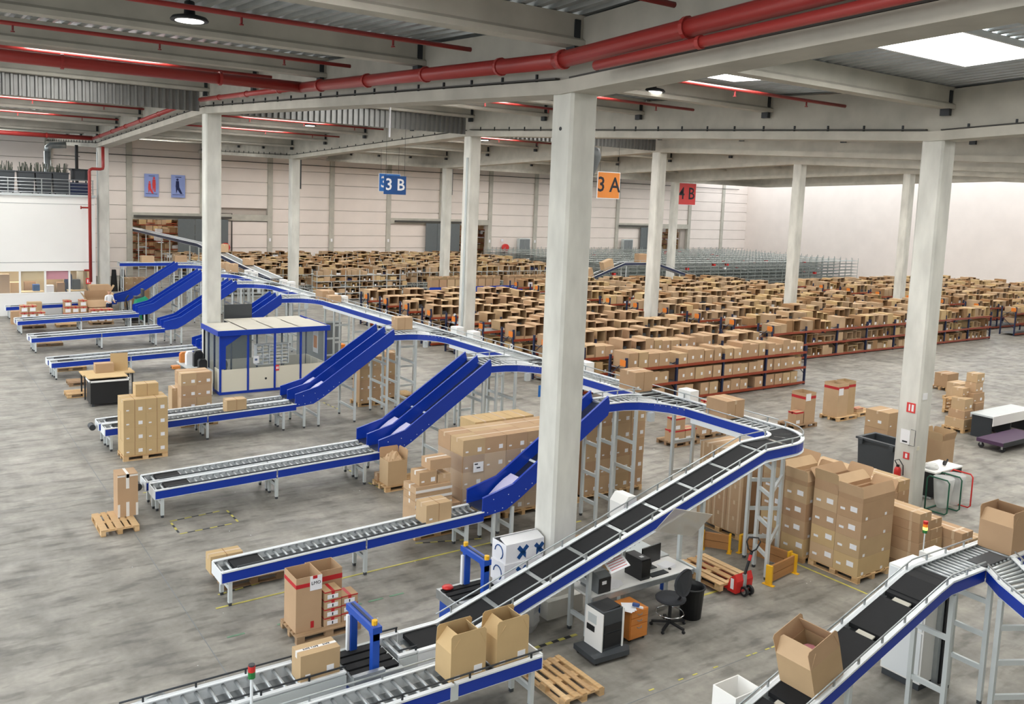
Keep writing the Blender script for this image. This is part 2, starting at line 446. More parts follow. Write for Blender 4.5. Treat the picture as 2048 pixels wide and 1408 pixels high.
def skylight(x, y, lx=3.6, ly=1.7):
    z = gb(y)+1.29; s = (gb(y+0.5)-gb(y-0.5))
    mt = Matrix.Translation((x, y, z)) @ Matrix.Rotation(math.atan(s), 4, 'X')
    f = G()
    for dx, dy, w, d in ((0, ly/2, lx+0.1, 0.06), (0, -ly/2, lx+0.1, 0.06), (lx/2, 0, 0.06, ly), (-lx/2, 0, 0.06, ly)):
        f.mbox(mt @ Matrix.Translation((dx, dy, 0.0)), (w, d, 0.12))
    o = part(ceiling, 'skylight', f, 'white_rail')
    part(o, 'skylight_pane', G().mbox(mt @ Matrix.Translation((0, 0, 0.03)), (lx, ly, 0.02)), 'skylight')
for bx in CX[:7]:
    for y in (26.5, 32.0, 38.0, 43.4, 49.0, 54.6): skylight(bx+6.4 if bx > 0 else bx+6.8, y, 3.6 if bx < 9 else 4.6)
    for y in (66.2, 73.0): skylight(bx+6.3, y, 5.2, 1.9)  # rear rows added and widened to brighten the far wall
for bx in CX[1:5]:
    for y in (15.2, 20.9): skylight(bx+6.4, y)  # extra skylights, added for the light they give
for bx in CX[0:5]: skylight(bx+6.4, 9.6, 3.6 if bx < 9 else 5.4, 1.7 if bx < 20 else 2.4)  # unseen skylights added for near light, larger towards the right side
for bx in CX[0:3]: skylight(bx+6.4, 3.9)  # out-of-view roof panes added to light the floor near the camera
# sprinkler pipes
def pipe(pts, r, label, n=12, coll=None):
    o = solo('sprinkler_pipe', G().tube(pts, r, n), 'red_paint', label, 'pipe', tuple(pts[0]), smooth=True)
    if coll:
        a = V(pts[0]); b = V(pts[-1]); L = (b-a).length
        m = shared(('coll', r), lambda: G().cyl((0, 0, -0.035), (0, 0, 0.035), r*1.22, 14).mesh('pipe_coupling', 'red_paint'))
        t = coll*0.6
        while t < L:
            c = link('pipe_coupling', m, o, (b-a)*(t/L)); c.rotation_euler = (b-a).to_track_quat('Z', 'Y').to_euler(); t += coll
    return o
pipe([(9.42, -4, gb(-4)+0.6), (9.42, 12.4, gb(12.4)+0.52)], 0.14, 'thick red sprinkler main clipped to the first girder above the packing area', 14, 2.9)
pipe([(9.42, 12.4, gb(12.4)+0.52), (9.42, 24.2, gb(24.2)+0.52)], 0.14, 'thick red sprinkler main along the first girder from big column to its tee', 14, 2.9)
pipe([(9.42, 24.2, gb(24.2)+0.52), (9.42, 34.4, gb(34.4)+0.45)], 0.085, 'slimmer red pipe on the first girder before the smoke curtain', 12, 3.0)
pipe([(9.42, 35.5, gb(35.5)+0.45), (9.42, 56.8, gb(56.8)+0.45)], 0.09, 'red pipe along the first girder beyond the smoke curtain', 12, 3.4)
pipe([(9.30, -4, gb(-4)+0.24), (9.30, 11.2, gb(11.2)+0.26)], 0.08, 'second red pipe under the sprinkler main above the packing area', 12, 3.6)
pipe([(9.42, 24.2, gb(24.2)+0.52), (-2.5, 24.2, gb(24.2)+0.50)], 0.15, 'thick red cross main running across the bay to the first girder', 14, 3.8)
pipe([(9.4, 56.9, 10.35), (-2.5, 56.9, 10.35)], 0.13, 'thick red cross main above the white office block', 12, 4)
for i, (y, xa, xb) in enumerate([(9.6, -2, 9.4), (15.2, -2, 9.4), (20.9, -2, 9.4), (26.6, -2, 9.4), (38.0, -2, 9.4), (43.6, -2, 9.4), (49.4, -2, 9.4), (15.2, 10.4, 21.6), (26.6, 10.4, 21.6), (20.9, 10.4, 21.6), (38.0, 10.4, 21.6), (43.6, 10.4, 21.6), (49.4, 10.4, 21.6),
        (26.6, 22.4, 33.6), (20.9, 22.4, 33.6), (15.2, 22.4, 33.6), (38.0, 22.4, 33.6), (43.6, 22.4, 33.6), (26.6, 34.4, 45.6), (20.9, 34.4, 45.6), (38.0, 34.4, 45.6)]):
    z = gb(y)+0.91
    bay = {-2: 'first', 10.4: 'second', 22.4: 'third', 34.4: 'fourth'}[xa]
    side = f'{ORD[int((y-6.75)/5.65)]} gap between purlins'
    o = pipe([(xa, y, z), (xb, y, z)], 0.045, f'thin red sprinkler branch under the deck of the {bay} roof bay, {side}', 8)
    hd = shared('head', lambda: G().cyl((0, 0, -0.14), (0, 0, -0.03), 0.022, 6).cyl((0, 0, -0.17), (0, 0, -0.15), 0.04, 8).mesh('sprinkler_head', 'red_dark'))
    for k in range(4): link('sprinkler_head', hd, o, ((xb-xa)*(k+0.4)/4, 0, 0))
# riser down the office column
o = solo('sprinkler_riser', G().tube([(9.95, 56.9, 9.9), (9.95, 56.9, 8.75), (9.93, 56.9, 8.62), (9.8, 56.9, 8.58), (9.35, 56.9, 8.58), (9.22, 56.9, 8.5), (9.2, 56.9, 8.4), (9.2, 56.9, 1.9)], 0.09, 10), 'red_paint', 'red sprinkler riser dropping down beside the white office wall', 'pipe', (9.95, 56.9, 1.9), smooth=True)
part(o, 'valve_wheel', G().cyl((8.75, 56.9, 6.3), (9.2, 56.9, 6.3), 0.05, 8).cyl((8.75, 56.9, 6.3), (8.7, 56.9, 6.3), 0.1, 10), 'red_paint')
part(o, 'drain_stub', G().cyl((8.85, 56.9, 2.6), (9.2, 56.9, 2.6), 0.06, 8), 'red_paint')
# smoke curtain of profiled sheet along the ridge
slat = shared('slat', lambda: G().prism([(0, 0), (0.12, 0), (0.15, -0.1), (0.22, -0.1), (0.25, 0), (0.37, 0), (0.40, -0.1), (0.47, -0.1), (0.5, 0), (0.5, 0.015), (0.0, 0.015)], 'z', 0, 0.80).mesh('curtain_sheet', 'curtain_metal'))
for bi, x in enumerate((-2.2, 9.8, 21.8)):
    c = tag(link('smoke_curtain', None, None, (x+0.5, 35.2, gb(35)+0.02)), f'grey profiled steel smoke curtain hanging across the {ORD[bi]} roof bay', 'smoke curtain')
    ORG[c.name] = V(c.location)
    for k in range(23): link('curtain_sheet', slat, c, (k*0.5-0.2, 0, 0.03))
    part(c, 'top_tray', G().box(x+0.5, x+11.8, 34.95, 35.1, gb(35)+0.86, gb(35)+0.92), 'galvanised')
# high-bay lamps
def lamp(x, y, z, label):
    t = thing('hanging_lamp', label, 'lamp', (x, y, z))
    part(t, 'housing', G().lathe([(0.06, 0.36), (0.09, 0.34), (0.1, 0.12), (0.3, 0.07), (0.34, 0.02), (0.33, 0.0)][::-1], (x, y, z), 20), 'black_plastic', True)
    part(t, 'lens', G().cyl((x, y, z-0.006), (x, y, z+0.012), 0.25, 20), 'lamp_lens')
    part(t, 'hook', G().cyl((x, y, z+0.34), (x, y, gb(y)+1.36), 0.012, 6), 'dark_metal')
for x, y, l in ((4.46, 17.0, 'round black high-bay lamp hanging above the chute lanes'), (17, 18, 'high-bay lamp glimpsed beyond the first girder'), (29, 27, 'small lit high-bay lamp above the third roof bay'), (18, 45, 'high-bay lamp above the far end of the sorter'), (29, 45, 'high-bay lamp above the carton racks'), (41, 28, 'high-bay lamp above the fourth roof bay')):
    lamp(x, y, gb(y)+0.93, l)

# ------------------------------------------------------------------ rear wall
YW = 80.2
wall = struct('wall_back', G().box(-14, 100, YW+0.12, YW+0.4, 5.2, 12.2).box(-14, 16.0, YW+0.12, YW+0.4, 0, 5.2).box(22.3, 46.2, YW+0.12, YW+0.4, 0, 5.2).box(52.4, 76.4, YW+0.12, YW+0.4, 0, 5.2).box(82, 100, YW+0.12, YW+0.4, 0, 5.2), 'wall_joint', label='pale concrete panel wall at the far end of the hall')
PB = [15.9+6.1*k-0.12 for k in range(-5, 14)]
pan = {}
for i, (a, b) in enumerate(zip(PB, PB[1:])):
    k = i-5
    for c in range(10):
        z0 = c*1.2
        if k in (0, 5, 10) and c < 4: continue
        if k in (1,) and c == 4: continue
        w = b-a-0.46
        m = shared(('panel', round(w, 2)), lambda: G().box(0, w, -0.14, 0.12, 0.018, 1.182).mesh('wall_panel', 'wall_panel'))
        link('wall_panel', m, wall, (a+0.46, YW, z0))
pil = shared('pil', lambda: G().box(0, 0.46, -0.3, 0.15, 0, 12).mesh('pilaster', 'beam_concrete'))
for a in PB: link('pilaster', pil, wall, (a, YW, 0))
for a, b in ((0, 1), (1, 2), (4, 6), (9, 11)):
    part(wall, 'lintel', G().box(PB[a+5]+0.46, PB[b+5], YW-0.28, YW+0.12, 4.86, 5.42), 'beam_concrete')
part(wall, 'cable_run', G().cyl((12, YW-0.33, 10.2), (92, YW-0.33, 10.2), 0.04, 6), 'cable_dark')
part(wall, 'conduit', G().tube([(22.4, YW-0.2, 5.5), (24.7, YW-0.2, 5.5), (24.7, YW-0.2, 0.6)], 0.05, 6), 'cable_dark')
for k in range(1, 9):
    part(wall, 'notice_plate', G().box(PB[k+5]+0.14, PB[k+5]+0.32, YW-0.32, YW-0.3, 3.0, 3.3), 'paper_white')
for n, (a, b, lab) in enumerate(((19.9, 24.3, 'grey sliding fire door beside the opening under the posters'), (44.6, 48.7, 'grey sliding fire door beside the middle rear opening'), (74.6, 77.6, 'blue-grey sliding fire door beside the rightmost rear opening'))):
    d = tag(link(f'door_{n+1}', None, None, (a, YW-0.55, 0)), lab, None, None, 'structure'); ORG[d.name] = V(d.location)
    k = 3; w = (b-a)/k
    for j in range(k): part(d, 'door_panel', G().box(a+j*w+0.015, a+(j+1)*w-0.015, YW-0.5, YW-0.42, 0.05, 4.95), 'door_grey')
    part(d, 'door_rail', G().box(a-3.6, b+0.3, YW-0.52, YW-0.44, 5.02, 5.2), 'cable_dark')
# the rooms behind the rear openings
for n, (a, b) in enumerate(((16, 22.3), (46.2, 52.4), (76.4, 82))):
    s = struct(f'wall_{["annex_left", "annex_middle", "annex_right"][n]}', G().box(a-6, b+16, 96, 96.3, 0, 8).box(a-6, b+16, 80.7, 96, 7.0, 7.2), 'beige_wall', label=f'beige inside of the {ORD[n]} room glimpsed through the rear wall')
    part(s, 'skylight_pane', G().box(a+1, b+1, 85, 86.2, 6.9, 6.94), 'skylight')  # unseen glowing pane, sized to set how bright the room looks
    g = G(); 
    for ry in (86, 90, 94):
        for lv in range(7):
            x = a-5
            while x < b+14:
                w = R.uniform(0.35, 0.7)
                if R.random() < 0.85 and not (a+2.2 < x < a+3.2): g.box(x, x+w*0.92, ry, ry+0.8, 0.4+lv*0.75, 0.4+lv*0.75+R.uniform(0.3, 0.55), R.choice((0, 0, 0, 1, 2, 3)))
                x += w
            g.box(a-5, b+14, ry-0.04, ry, 0.3+lv*0.75, 0.38+lv*0.75, 4)
    tag(solo('annex_rack', g, ['cardboard_stuff', 'cardboard_tan', 'paper_white', 'cardboard_inside', 'orange_beam'], f'racks of stacked cartons seen through the {ORD[n]} rear opening', 'rack', (a, 86, 0)), kind='stuff')
struct('wall_front_blocker', G().box(-14, 100, -8.3, -8.0, 0, 13), 'beam_concrete', label='unseen concrete wall behind the viewing gallery, added to block daylight')  # out of view, added to keep daylight off the camera-facing sides
struct('ground_blocker', G().box(-90, -14.05, -40, 130, -0.35, -0.02), 'ground_slab_concrete', label='unseen concrete slab outside the open side, added to block light from below')  # added slab out of view, stops world light coming up from underneath
struct('wall_right', G().box(94, 94.3, 20, 80.6, 0, 12.4), 'wall_panel', label='pale wall closing the hall beyond the racks')
# posters
def figure(g, x, z, s, m, seated=False):
    y = YW-0.335
    g.cyl((x, y, z+1.02*s), (x, y-0.004, z+1.02*s), 0.085*s, 10, m)
    g.prism([(x-0.13*s, z+0.5*s), (x+0.13*s, z+0.5*s), (x+0.1*s, z+0.92*s), (x-0.1*s, z+0.92*s)], 'y', y-0.004, y, m)
    g.prism([(x-0.12*s, z+0.5*s), (x+0.12*s, z+0.5*s), (x+(0.35 if seated else 0.1)*s, z), (x+(0.2 if seated else 0.02)*s, z), (x, z+0.3*s), (x-0.08*s, z)], 'y', y-0.004, y, m)
for n, (x0, lab) in enumerate(((17.2, 'pale blue wall poster with two figures in red'), (19.4, 'pale blue wall poster with one dark seated figure'))):
    t = thing('poster', lab, 'poster', (x0, YW-0.32, 6.77))
    part(t, 'sheet', G().box(x0, x0+1.17, YW-0.33, YW-0.30, 6.77, 8.72), 'poster_blue')
    g = G()
    if n == 0: figure(g, x0+0.42, 7.05, 0.95, 0, True); figure(g, x0+0.78, 7.2, 1.15, 0)
    else: figure(g, x0+0.52, 7.1, 1.2, 0, True)
    part(t, 'print', g, 'sign_red' if n == 0 else 'fabric_navy')
    part(t, 'print_stripe', G().box(x0+0.35, x0+0.85, YW-0.335, YW-0.331, 8.52, 8.57).box(x0+0.1, x0+1.05, YW-0.335, YW-0.331, 7.0, 7.04), 'fabric_navy')
# hose reels and boxes on the rear wall
for x, lab in ((24.0, 'red hose reel on the rear wall behind the sorter'), (54.6, 'red hose reel on the rear wall near the middle opening')):
    t = thing('hose_reel', lab, 'hose reel', (x, YW-0.6, 0))
    part(t, 'drum', G().cyl((x, YW-0.62, 2.45), (x, YW-0.35, 2.45), 0.42, 18), 'lamp_red')
    part(t, 'sign', G().box(x-0.5, x-0.2, YW-0.34, YW-0.3, 3.1, 3.4), 'paper_white')
    part(t, 'stand', G().box(x-0.06, x+0.06, YW-0.4, YW-0.3, 0, 2.1), 'red_dark')
for x, lab in ((57.0, 'grey switch cabinet on the rear wall by the hose reel'), (72.4, 'grey switch cabinet on the rear wall by the third opening')):
    t = thing('switch_cabinet', lab, 'cabinet', (x, YW-0.75, 0))
    part(t, 'body', G().box(x-0.75, x+0.75, YW-0.75, YW-0.3, 0.1, 3.5), 'grey_steel')
    part(t, 'door', G().box(x-0.68, x-0.02, YW-0.78, YW-0.75, 0.2, 3.4).box(x+0.02, x+0.68, YW-0.78, YW-0.75, 0.2, 3.4), 'mid_grey')
# hanging signs
def sign(x0, x1, z0, z1, y, m, s, tm, label, size, rim=None):
    t = thing('hanging_sign', label, 'sign', ((x0+x1)/2, y, z0))
    part(t, 'board', G().box(x0, x1, y, y+0.03, z0, z1), m)
    if rim: part(t, 'rim', G().box(x0-0.03, x1+0.03, y+0.005, y+0.025, z0-0.03, z0).box(x0-0.03, x1+0.03, y+0.005, y+0.025, z1, z1+0.03).box(x0-0.03, x0, y+0.005, y+0.025, z0, z1).box(x1, x1+0.03, y+0.005, y+0.025, z0, z1), rim)
    text(t, s, size, ((x0+x1)/2, y-0.004, (z0+z1)/2), FACE_Y, tm, bold=0.012)
    part(t, 'wire', G().cyl((x0+0.1, y+0.015, z1), (x0+0.1, y+0.015, gb(y)+1.36), 0.008, 5).cyl((x1-0.1, y+0.015, z1), (x1-0.1, y+0.015, gb(y)+1.36), 0.008, 5), 'cable_dark')
sign(19.92, 21.16, 7.77, 8.70, 40.0, 'sign_blue', '3 B', 'paper_white', 'dark blue hanging sign reading 3 B in white', 0.82)
sign(23.1, 24.45, 7.94, 8.95, 47.0, 'sign_blue_light', '3 B', 'paper_white', 'lighter blue sign mostly hidden behind the dark blue one', 0.9, 'paper_white')
sign(25.36, 26.62, 7.98, 9.1, 30.0, 'sign_orange', '3 A', 'ink', 'orange hanging sign reading 3 A in black', 0.92, 'paper_white')
sign(60.6, 63.0, 7.9, 9.9, 60.0, 'sign_red', '4 B', 'ink', 'red hanging sign reading 4 B partly behind a far column', 1.6, 'paper_white')
t = thing('light_tube', 'slim white pendant tube hanging in front of the second smoke curtain', 'lamp', (13.1, 26, 9.6))
part(t, 'tube', G().cyl((13.1, 26.0, 9.6), (13.1, 26.0, 10.6), 0.03, 6), 'paper_white')
part(t, 'suspension', G().cyl((13.1, 26.0, 10.6), (13.1, 26.0, gb(26)+1.46), 0.01, 5), 'cable_dark')
# ------------------------------------------------------------------ white office block
def office():
    w = struct('wall_office', G().box(-12, 9.55, 57.3, 57.5, 2.62, 6.9).box(-12, 9.55, 57.3, 57.5, 0, 1.22).box(9.3, 9.55, 57.3, 57.5, 1.22, 2.62), 'white_paint', label='tall white office block wall beside the chute lanes')
    part(w, 'coping', G().box(-12, 9.6, 57.2, 57.6, 6.9, 7.02), 'grey_steel')
    part(w, 'deck_slab', G().box(-12, 9.5, 57.6, 80, 6.7, 6.96), 'mid_grey')
    part(w, 'panel_joint', G().box(-12, 9.5, 57.292, 57.3, 3.05, 3.075).box(-12, 9.5, 57.292, 57.3, 6.45, 6.47), 'mid_grey')
    part(w, 'inner_room', G().box(-2, 9.5, 61, 61.1, 0, 2.8).box(9.45, 9.5, 57.5, 61, 0, 2.8).box(-2, 9.5, 57.5, 61, 2.75, 2.8), 'beige_wall')
    part(w, 'exit_sign', G().box(9.0, 9.28, 57.27, 57.3, 1.75, 2.1), 'sign_red')
    part(w, 'pictogram', G().box(9.06, 9.12, 57.265, 57.27, 1.82, 2.02).box(9.16, 9.22, 57.265, 57.27, 1.82, 2.02), 'paper_white')
    part(w, 'ceiling_light', G().box(3, 8.6, 58.6, 59.4, 2.7, 2.74), 'lamp_lens')
    xs = [3.0, 4.25, 5.54, 6.84, 8.12, 9.3]
    for i, (a, b) in enumerate(zip(xs, xs[1:])):
        d = tag(link(f'window_{i+1}', None, None, (a, 57.35, 1.22)), f'{ORD[i]} office window bay in the white wall', None, None, 'structure'); ORG[d.name] = V(d.location)
        part(d, 'frame', G().box(a-0.05, a+0.05, 57.28, 57.4, 1.22, 2.62).box(a+0.05, b-0.05, 57.29, 57.4, 1.22, 1.29).box(a+0.05, b-0.05, 57.29, 57.4, 2.55, 2.62), 'white_paint')
        part(d, 'pane', G().box(a+0.05, b-0.05, 57.33, 57.345, 1.29, 2.55), 'glass')
        if i in (2, 3): part(d, 'blind', G().box(a+0.06, b-0.06, 57.42, 57.44, 2.02 if i == 2 else 2.05, 2.55), 'beige_wall' if i == 2 else 'pink_blind')
    # furniture glimpsed inside
    def tbl(x, y, w_, lab):
        t = thing('work_table', lab, 'table', (x, y, 0))
        part(t, 'top', G().box(x, x+w_, y, y+0.7, 1.2, 1.25), 'beige_wall')
        for dx in (0.03, w_-0.08): part(t, 'leg', G().box(x+dx, x+dx+0.05, y+0.03, y+0.67, 0, 1.2), 'white_rail')
    tbl(5.7, 58.3, 1.2, 'pale work table behind the yellow blind window'); tbl(8.2, 58.4, 1.0, 'pale work table behind the darkest office window')
    for x, y, w_, h, m, lab in ((4.6, 58.2, 0.5, 2.3, 'cardboard', 'tall cardboard box behind the first lit office window'), (7.1, 59, 0.9, 2.05, 'cardboard_tan', 'big tan carton under the pink blind'), (6.0, 59.6, 0.6, 1.7, 'cardboard_inside', 'brown box in the office under the yellow blind'), (8.9, 59.5, 0.3, 2.3, 'cream_panel', 'cream cupboard at the end of the office'), (4.3, 59.7, 0.5, 1.9, 'fabric_dark', 'dark cabinet behind the first lit office window'), (5.2, 58.9, 0.5, 1.75, 'wood_pallet', 'pale wooden unit between the first two office windows'), (6.35, 58.6, 0.35, 1.62, 'sign_blue', 'blue tub behind the yellow blind window'), (7.0, 58.2, 0.4, 1.6, 'paper_white', 'white bundle below the pink blind'), (7.6, 58.3, 0.4, 1.75, 'cardboard_inside', 'brown carton by the pink blind window edge'), (8.5, 58.9, 0.45, 1.85, 'dark_grey', 'dark grey case behind the last office window')):
        solo('stored_box', G().box(x, x+w_, y, y+0.5, 0, h-0.02).box(x, x+w_*0.49, y, y+0.5, h-0.02, h).box(x+w_*0.51, x+w_, y, y+0.5, h-0.02, h), m, lab, 'box', (x, y, 0))
    solo('hanging_coat', G().lathe([(0.1, 1.0), (0.27, 1.2), (0.24, 1.7), (0.2, 2.1), (0.08, 2.3)], (8.35, 59.4, 0), 10), 'fabric_navy', 'dark navy coat hanging behind the office window', 'coat', (8.35, 59.4, 1.0), smooth=True)
    # railing on the roof of the block
    t = thing('roof_railing', 'slim steel railing along the roof of the white office block', 'railing', (2, 57.35, 7.02))
    for k in range(5): part(t, 'rail', G().cyl((-6, 57.35, 7.12+k*0.19), (9.5, 57.35, 7.12+k*0.19), 0.018 if k < 4 else 0.026, 6), 'galvanised')
    for x in (1.5, 3.2, 5.05, 6.75, 8.2, 9.45): part(t, 'post', G().box(x-0.025, x+0.025, 57.32, 57.38, 7.02, 7.9), 'galvanised')
    for i, x in enumerate((5.05, 6.05, 6.95, 7.85)):
        t = thing('storage_bin', f'dark grey wheeled bin of metal strips on the office roof, {ORD[i]} along the railing', 'bin', (x, 58.3, 6.96), group='bins of strips on the office roof')
        part(t, 'body', G().prism([(x-0.36, 7.05), (x+0.36, 7.05), (x+0.42, 8.25), (x-0.42, 8.25)], 'y', 58.0, 58.9), 'dark_grey')
        part(t, 'rim', G().box(x-0.45, x+0.45, 57.95, 58.95, 8.22, 8.30), 'dark_grey')
        g = G()
        for k in range(26):
            px, py = x+R.uniform(-0.36, 0.36), 58.45+R.uniform(-0.36, 0.36)
            g.bar((px, py, 7.6), (px+R.uniform(-0.25, 0.25), py+R.uniform(-0.15, 0.15), R.uniform(8.4, 8.85)), 0.05, 0.02)
        part(t, 'metal_strips', g, 'olive_strip', kind='stuff')
        for dx in (-0.3, 0.3): part(t, 'wheel', G().cyl((x+dx-0.03, 58.1, 7.03), (x+dx+0.03, 58.1, 7.03), 0.07, 10), 'black_plastic')
    t = thing('steel_container', 'grey mesh container standing on blue crates on the office roof', 'container', (8.95, 58.5, 6.96))
    part(t, 'crate', G().box(8.35, 9.4, 58.0, 59.0, 6.96, 7.75), 'navy_paint')
    part(t, 'body', G().box(8.5, 9.4, 58.0, 59.0, 7.85, 8.5), 'dark_grey')
    part(t, 'frame', G().box(8.42, 9.45, 57.95, 59.05, 8.45, 8.55).box(8.45, 8.53, 57.95, 58.02, 7.75, 8.5).box(9.15, 9.22, 57.95, 58.02, 7.75, 8.5), 'dark_metal')
    t = thing('ventilation_duct', 'silver elbow ventilation duct above the bins on the office roof', 'duct', (7.65, 62, 6.96))
    part(t, 'riser', G().cyl((7.65, 62, 6.96), (7.65, 62, 9.6), 0.2, 12), 'galvanised', True)
    part(t, 'elbow', G().tube([(7.65, 62, 9.6), (7.7, 62, 9.85), (7.85, 62, 9.98), (8.3, 62, 10.02), (8.7, 62, 10.05)], 0.2, 12), 'galvanised', True)
    t = thing('black_pipe', 'black vertical pipe on the wall above the office roof', 'pipe', (9.3, 62, 6.97))
    part(t, 'riser', G().cyl((9.3, 62, 6.97), (9.3, 62, 10.1), 0.1, 10), 'black_plastic')
    part(t, 'bracket', G().cyl((8.0, 62.1, 9.4), (9.5, 62.1, 9.4), 0.025, 6), 'cable_dark')
    part(t, 'bracket', G().cyl((8.0, 62.1, 8.6), (9.5, 62.1, 8.6), 0.025, 6), 'cable_dark')
office()

# ------------------------------------------------------------------ conveyors
MX0, MX1 = 15.40, 16.10          # rails of the elevated sorter
ZT = 2.92                        # its carrying height
def stand(parent, pts, z1, bars=(0.35,), m='grey_steel', w=0.07):
    a, b = pts
    for p in pts:
        lg = part(parent, 'leg', G().box(p[0]-w/2, p[0]+w/2, p[1]-w/2, p[1]+w/2, 0.06, z1), m)
        part(lg, 'foot', G().box(p[0]-w*0.4, p[0]+w*0.4, p[1]-w*0.4, p[1]+w*0.4, 0, 0.06), 'dark_grey')
    for z in bars: part(parent, 'crossbar', G().bar((a[0], a[1], z), (b[0], b[1], z), 0.05, 0.08), m)
def rollers(parent, xs, y0, y1, zf, r=0.025, joined=False):
    m = shared(('roller', round(y1-y0, 3), r), lambda: G().cyl((0, 0, 0), (0, y1-y0, 0), r, 8).mesh('roller', 'roller_steel', smooth=True))
    if joined:
        g = G()
        for x in xs: g.cyl((x, y0, zf(x)-r), (x, y1, zf(x)-r), r, 6)
        part(parent, 'rollers', g, 'roller_steel', True, kind='stuff'); return
    for x in xs: link('roller', m, parent, V((x, y0, zf(x)-r))-org(parent))
def rail(parent, path, side, blue=True, name='side_rail', h=0.20, lip=0.05, bm='blue_paint'):
    # side: +1 rail whose outer face is to the right of the path, -1 to the left
    s = side
    part(parent, name, G().sweep(path, [(0, -h), (0, 0.035), (s*-lip, 0.035), (s*-lip, 0.02), (s*-0.012, 0.02), (s*-0.012, -h)] if s < 0 else [(0, -h), (-0.012, -h), (-0.012, 0.02), (-lip, 0.02), (-lip, 0.035), (0, 0.035)]), 'white_rail')
    part(parent, 'side_lip', G().sweep(path, [(s*0.0, 0.012), (s*0.03, 0.012), (s*0.03, 0.04), (s*0.0, 0.04)][::s]), 'white_rail')
    if blue: part(parent, 'blue_cover', G().sweep(path, [(s*0.001, -h+0.02), (s*0.012, -h+0.02), (s*0.012, 0.005), (s*0.001, 0.005)][::s]), bm)
def guard(parent, path, side_off, up=0.14, every=1.1, r=0.013, m='galvanised'):
    P = []; N = len(path); pp = [V(p) for p in path]
    for i, p in enumerate(pp):
        d = pp[min(i+1, N-1)]-pp[max(i-1, 0)]; d.z = 0; d.normalize()
        P.append(p+V((d.y, -d.x, 0))*side_off+V((0, 0, up)))
    part(parent, 'guard_rail', G().tube(P, r, 6), m, True)
    acc = 0.3; g = []
    for a, b in zip(P, P[1:]):
        L = (b-a).length
        while acc < L:
            q = a+(b-a)*(acc/L); g.append(q); acc += every
        acc -= L
    for q in g: part(parent, 'guard_post', G().box(q.x-0.012, q.x+0.012, q.y-0.012, q.y+0.012, q.z-up, q.z), m)

# --- gravity roller lanes at the foot of the chutes
LANES = [(15.72, 1), (20.9, 2), (27.0, 2), (38.0, 2), (44.4, 2), (50.1, 2), (56.0, 1)]
LNAME = ['nearest the packing machines', 'behind the tall wrapped stacks', 'in front of the glazed cabin', 'behind the glazed cabin', 'second beyond the glazed cabin', 'third beyond the glazed cabin', 'against the white office wall']
def zl(x): return 0.66+(x-4.7)*0.028
def lane(i, y0, n):
    for k in range(n):
        ya = y0+k*0.72; yb = ya+0.60
        which = '' if n == 1 else (' near lane of the pair' if k == 0 else ' far lane of the pair')
        t = thing('roller_lane', f'blue-sided roller outfeed lane {LNAME[i]}{"," if n > 1 else ""}{which}', 'conveyor', (4.7, ya, 0))
        x0 = 4.7 if k == 0 else 4.66
        A, B = (x0, 0, zl(x0)), (10.46, 0, zl(10.46))
        rail(t, [(x0, ya, A[2]), (7.6, ya, zl(7.6))], 1); rail(t, [(7.64, ya, zl(7.64)), (10.46, ya, B[2])], 1)
        rail(t, [(x0, yb, A[2]), (10.46, yb, B[2])], -1)
        far = y0 > 30
        pitch = 0.16 if not far else 0.24
        xs = []; x = x0+0.06
        while x < 10.42:
            if not (x0+0.24 < x < x0+0.86): xs.append(x)
            x += pitch
        rollers(t, xs, ya+0.02, yb-0.02, zl, joined=far)
        part(t, 'brake_belt', G().sweep([(x0+0.28, (ya+yb)/2, zl(x0+0.28)), (x0+0.84, (ya+yb)/2, zl(x0+0.84))], [(-0.26, -0.03), (0.26, -0.03), (0.26, 0.006), (-0.26, 0.006)]), 'belt_rubber')
        part(t, 'bed_pan', G().sweep([(x0+0.05, (ya+yb)/2, zl(x0)-0.12), (10.4, (ya+yb)/2, zl(10.4)-0.12)], [(-0.28, 0), (0.28, 0), (0.28, 0.01), (-0.28, 0.01)]), 'mid_grey')
        part(t, 'guide_rail', G().bar((x0+0.3, ya+0.05, zl(x0+0.3)+0.05), (10.3, ya+0.05, zl(10.3)+0.05), 0.025, 0.03), 'dark_grey')
        part(t, 'end_plate', G().box(x0-0.02, x0, ya, yb, zl(x0)-0.2, zl(x0)+0.03), 'white_rail')
        stand(t, ((x0+0.16, ya+0.04), (x0+0.16, yb-0.04)), zl(x0)-0.2, (0.34,))
        stand(t, ((7.62, ya+0.04), (7.62, yb-0.04)), zl(7.6)-0.2, (0.36,))
        stand(t, ((10.05, ya+0.04), (10.05, yb-0.04)), zl(10)-0.2, (0.36,))
        if k == 1 and i in (1, 2):
            part(t, 'end_motor', G().cyl((x0-0.16, ya+0.12, 0.55), (x0-0.16, ya+0.45, 0.55), 0.09, 12), 'dark_metal')
for i, (y0, n) in enumerate(LANES): lane(i, y0, n)

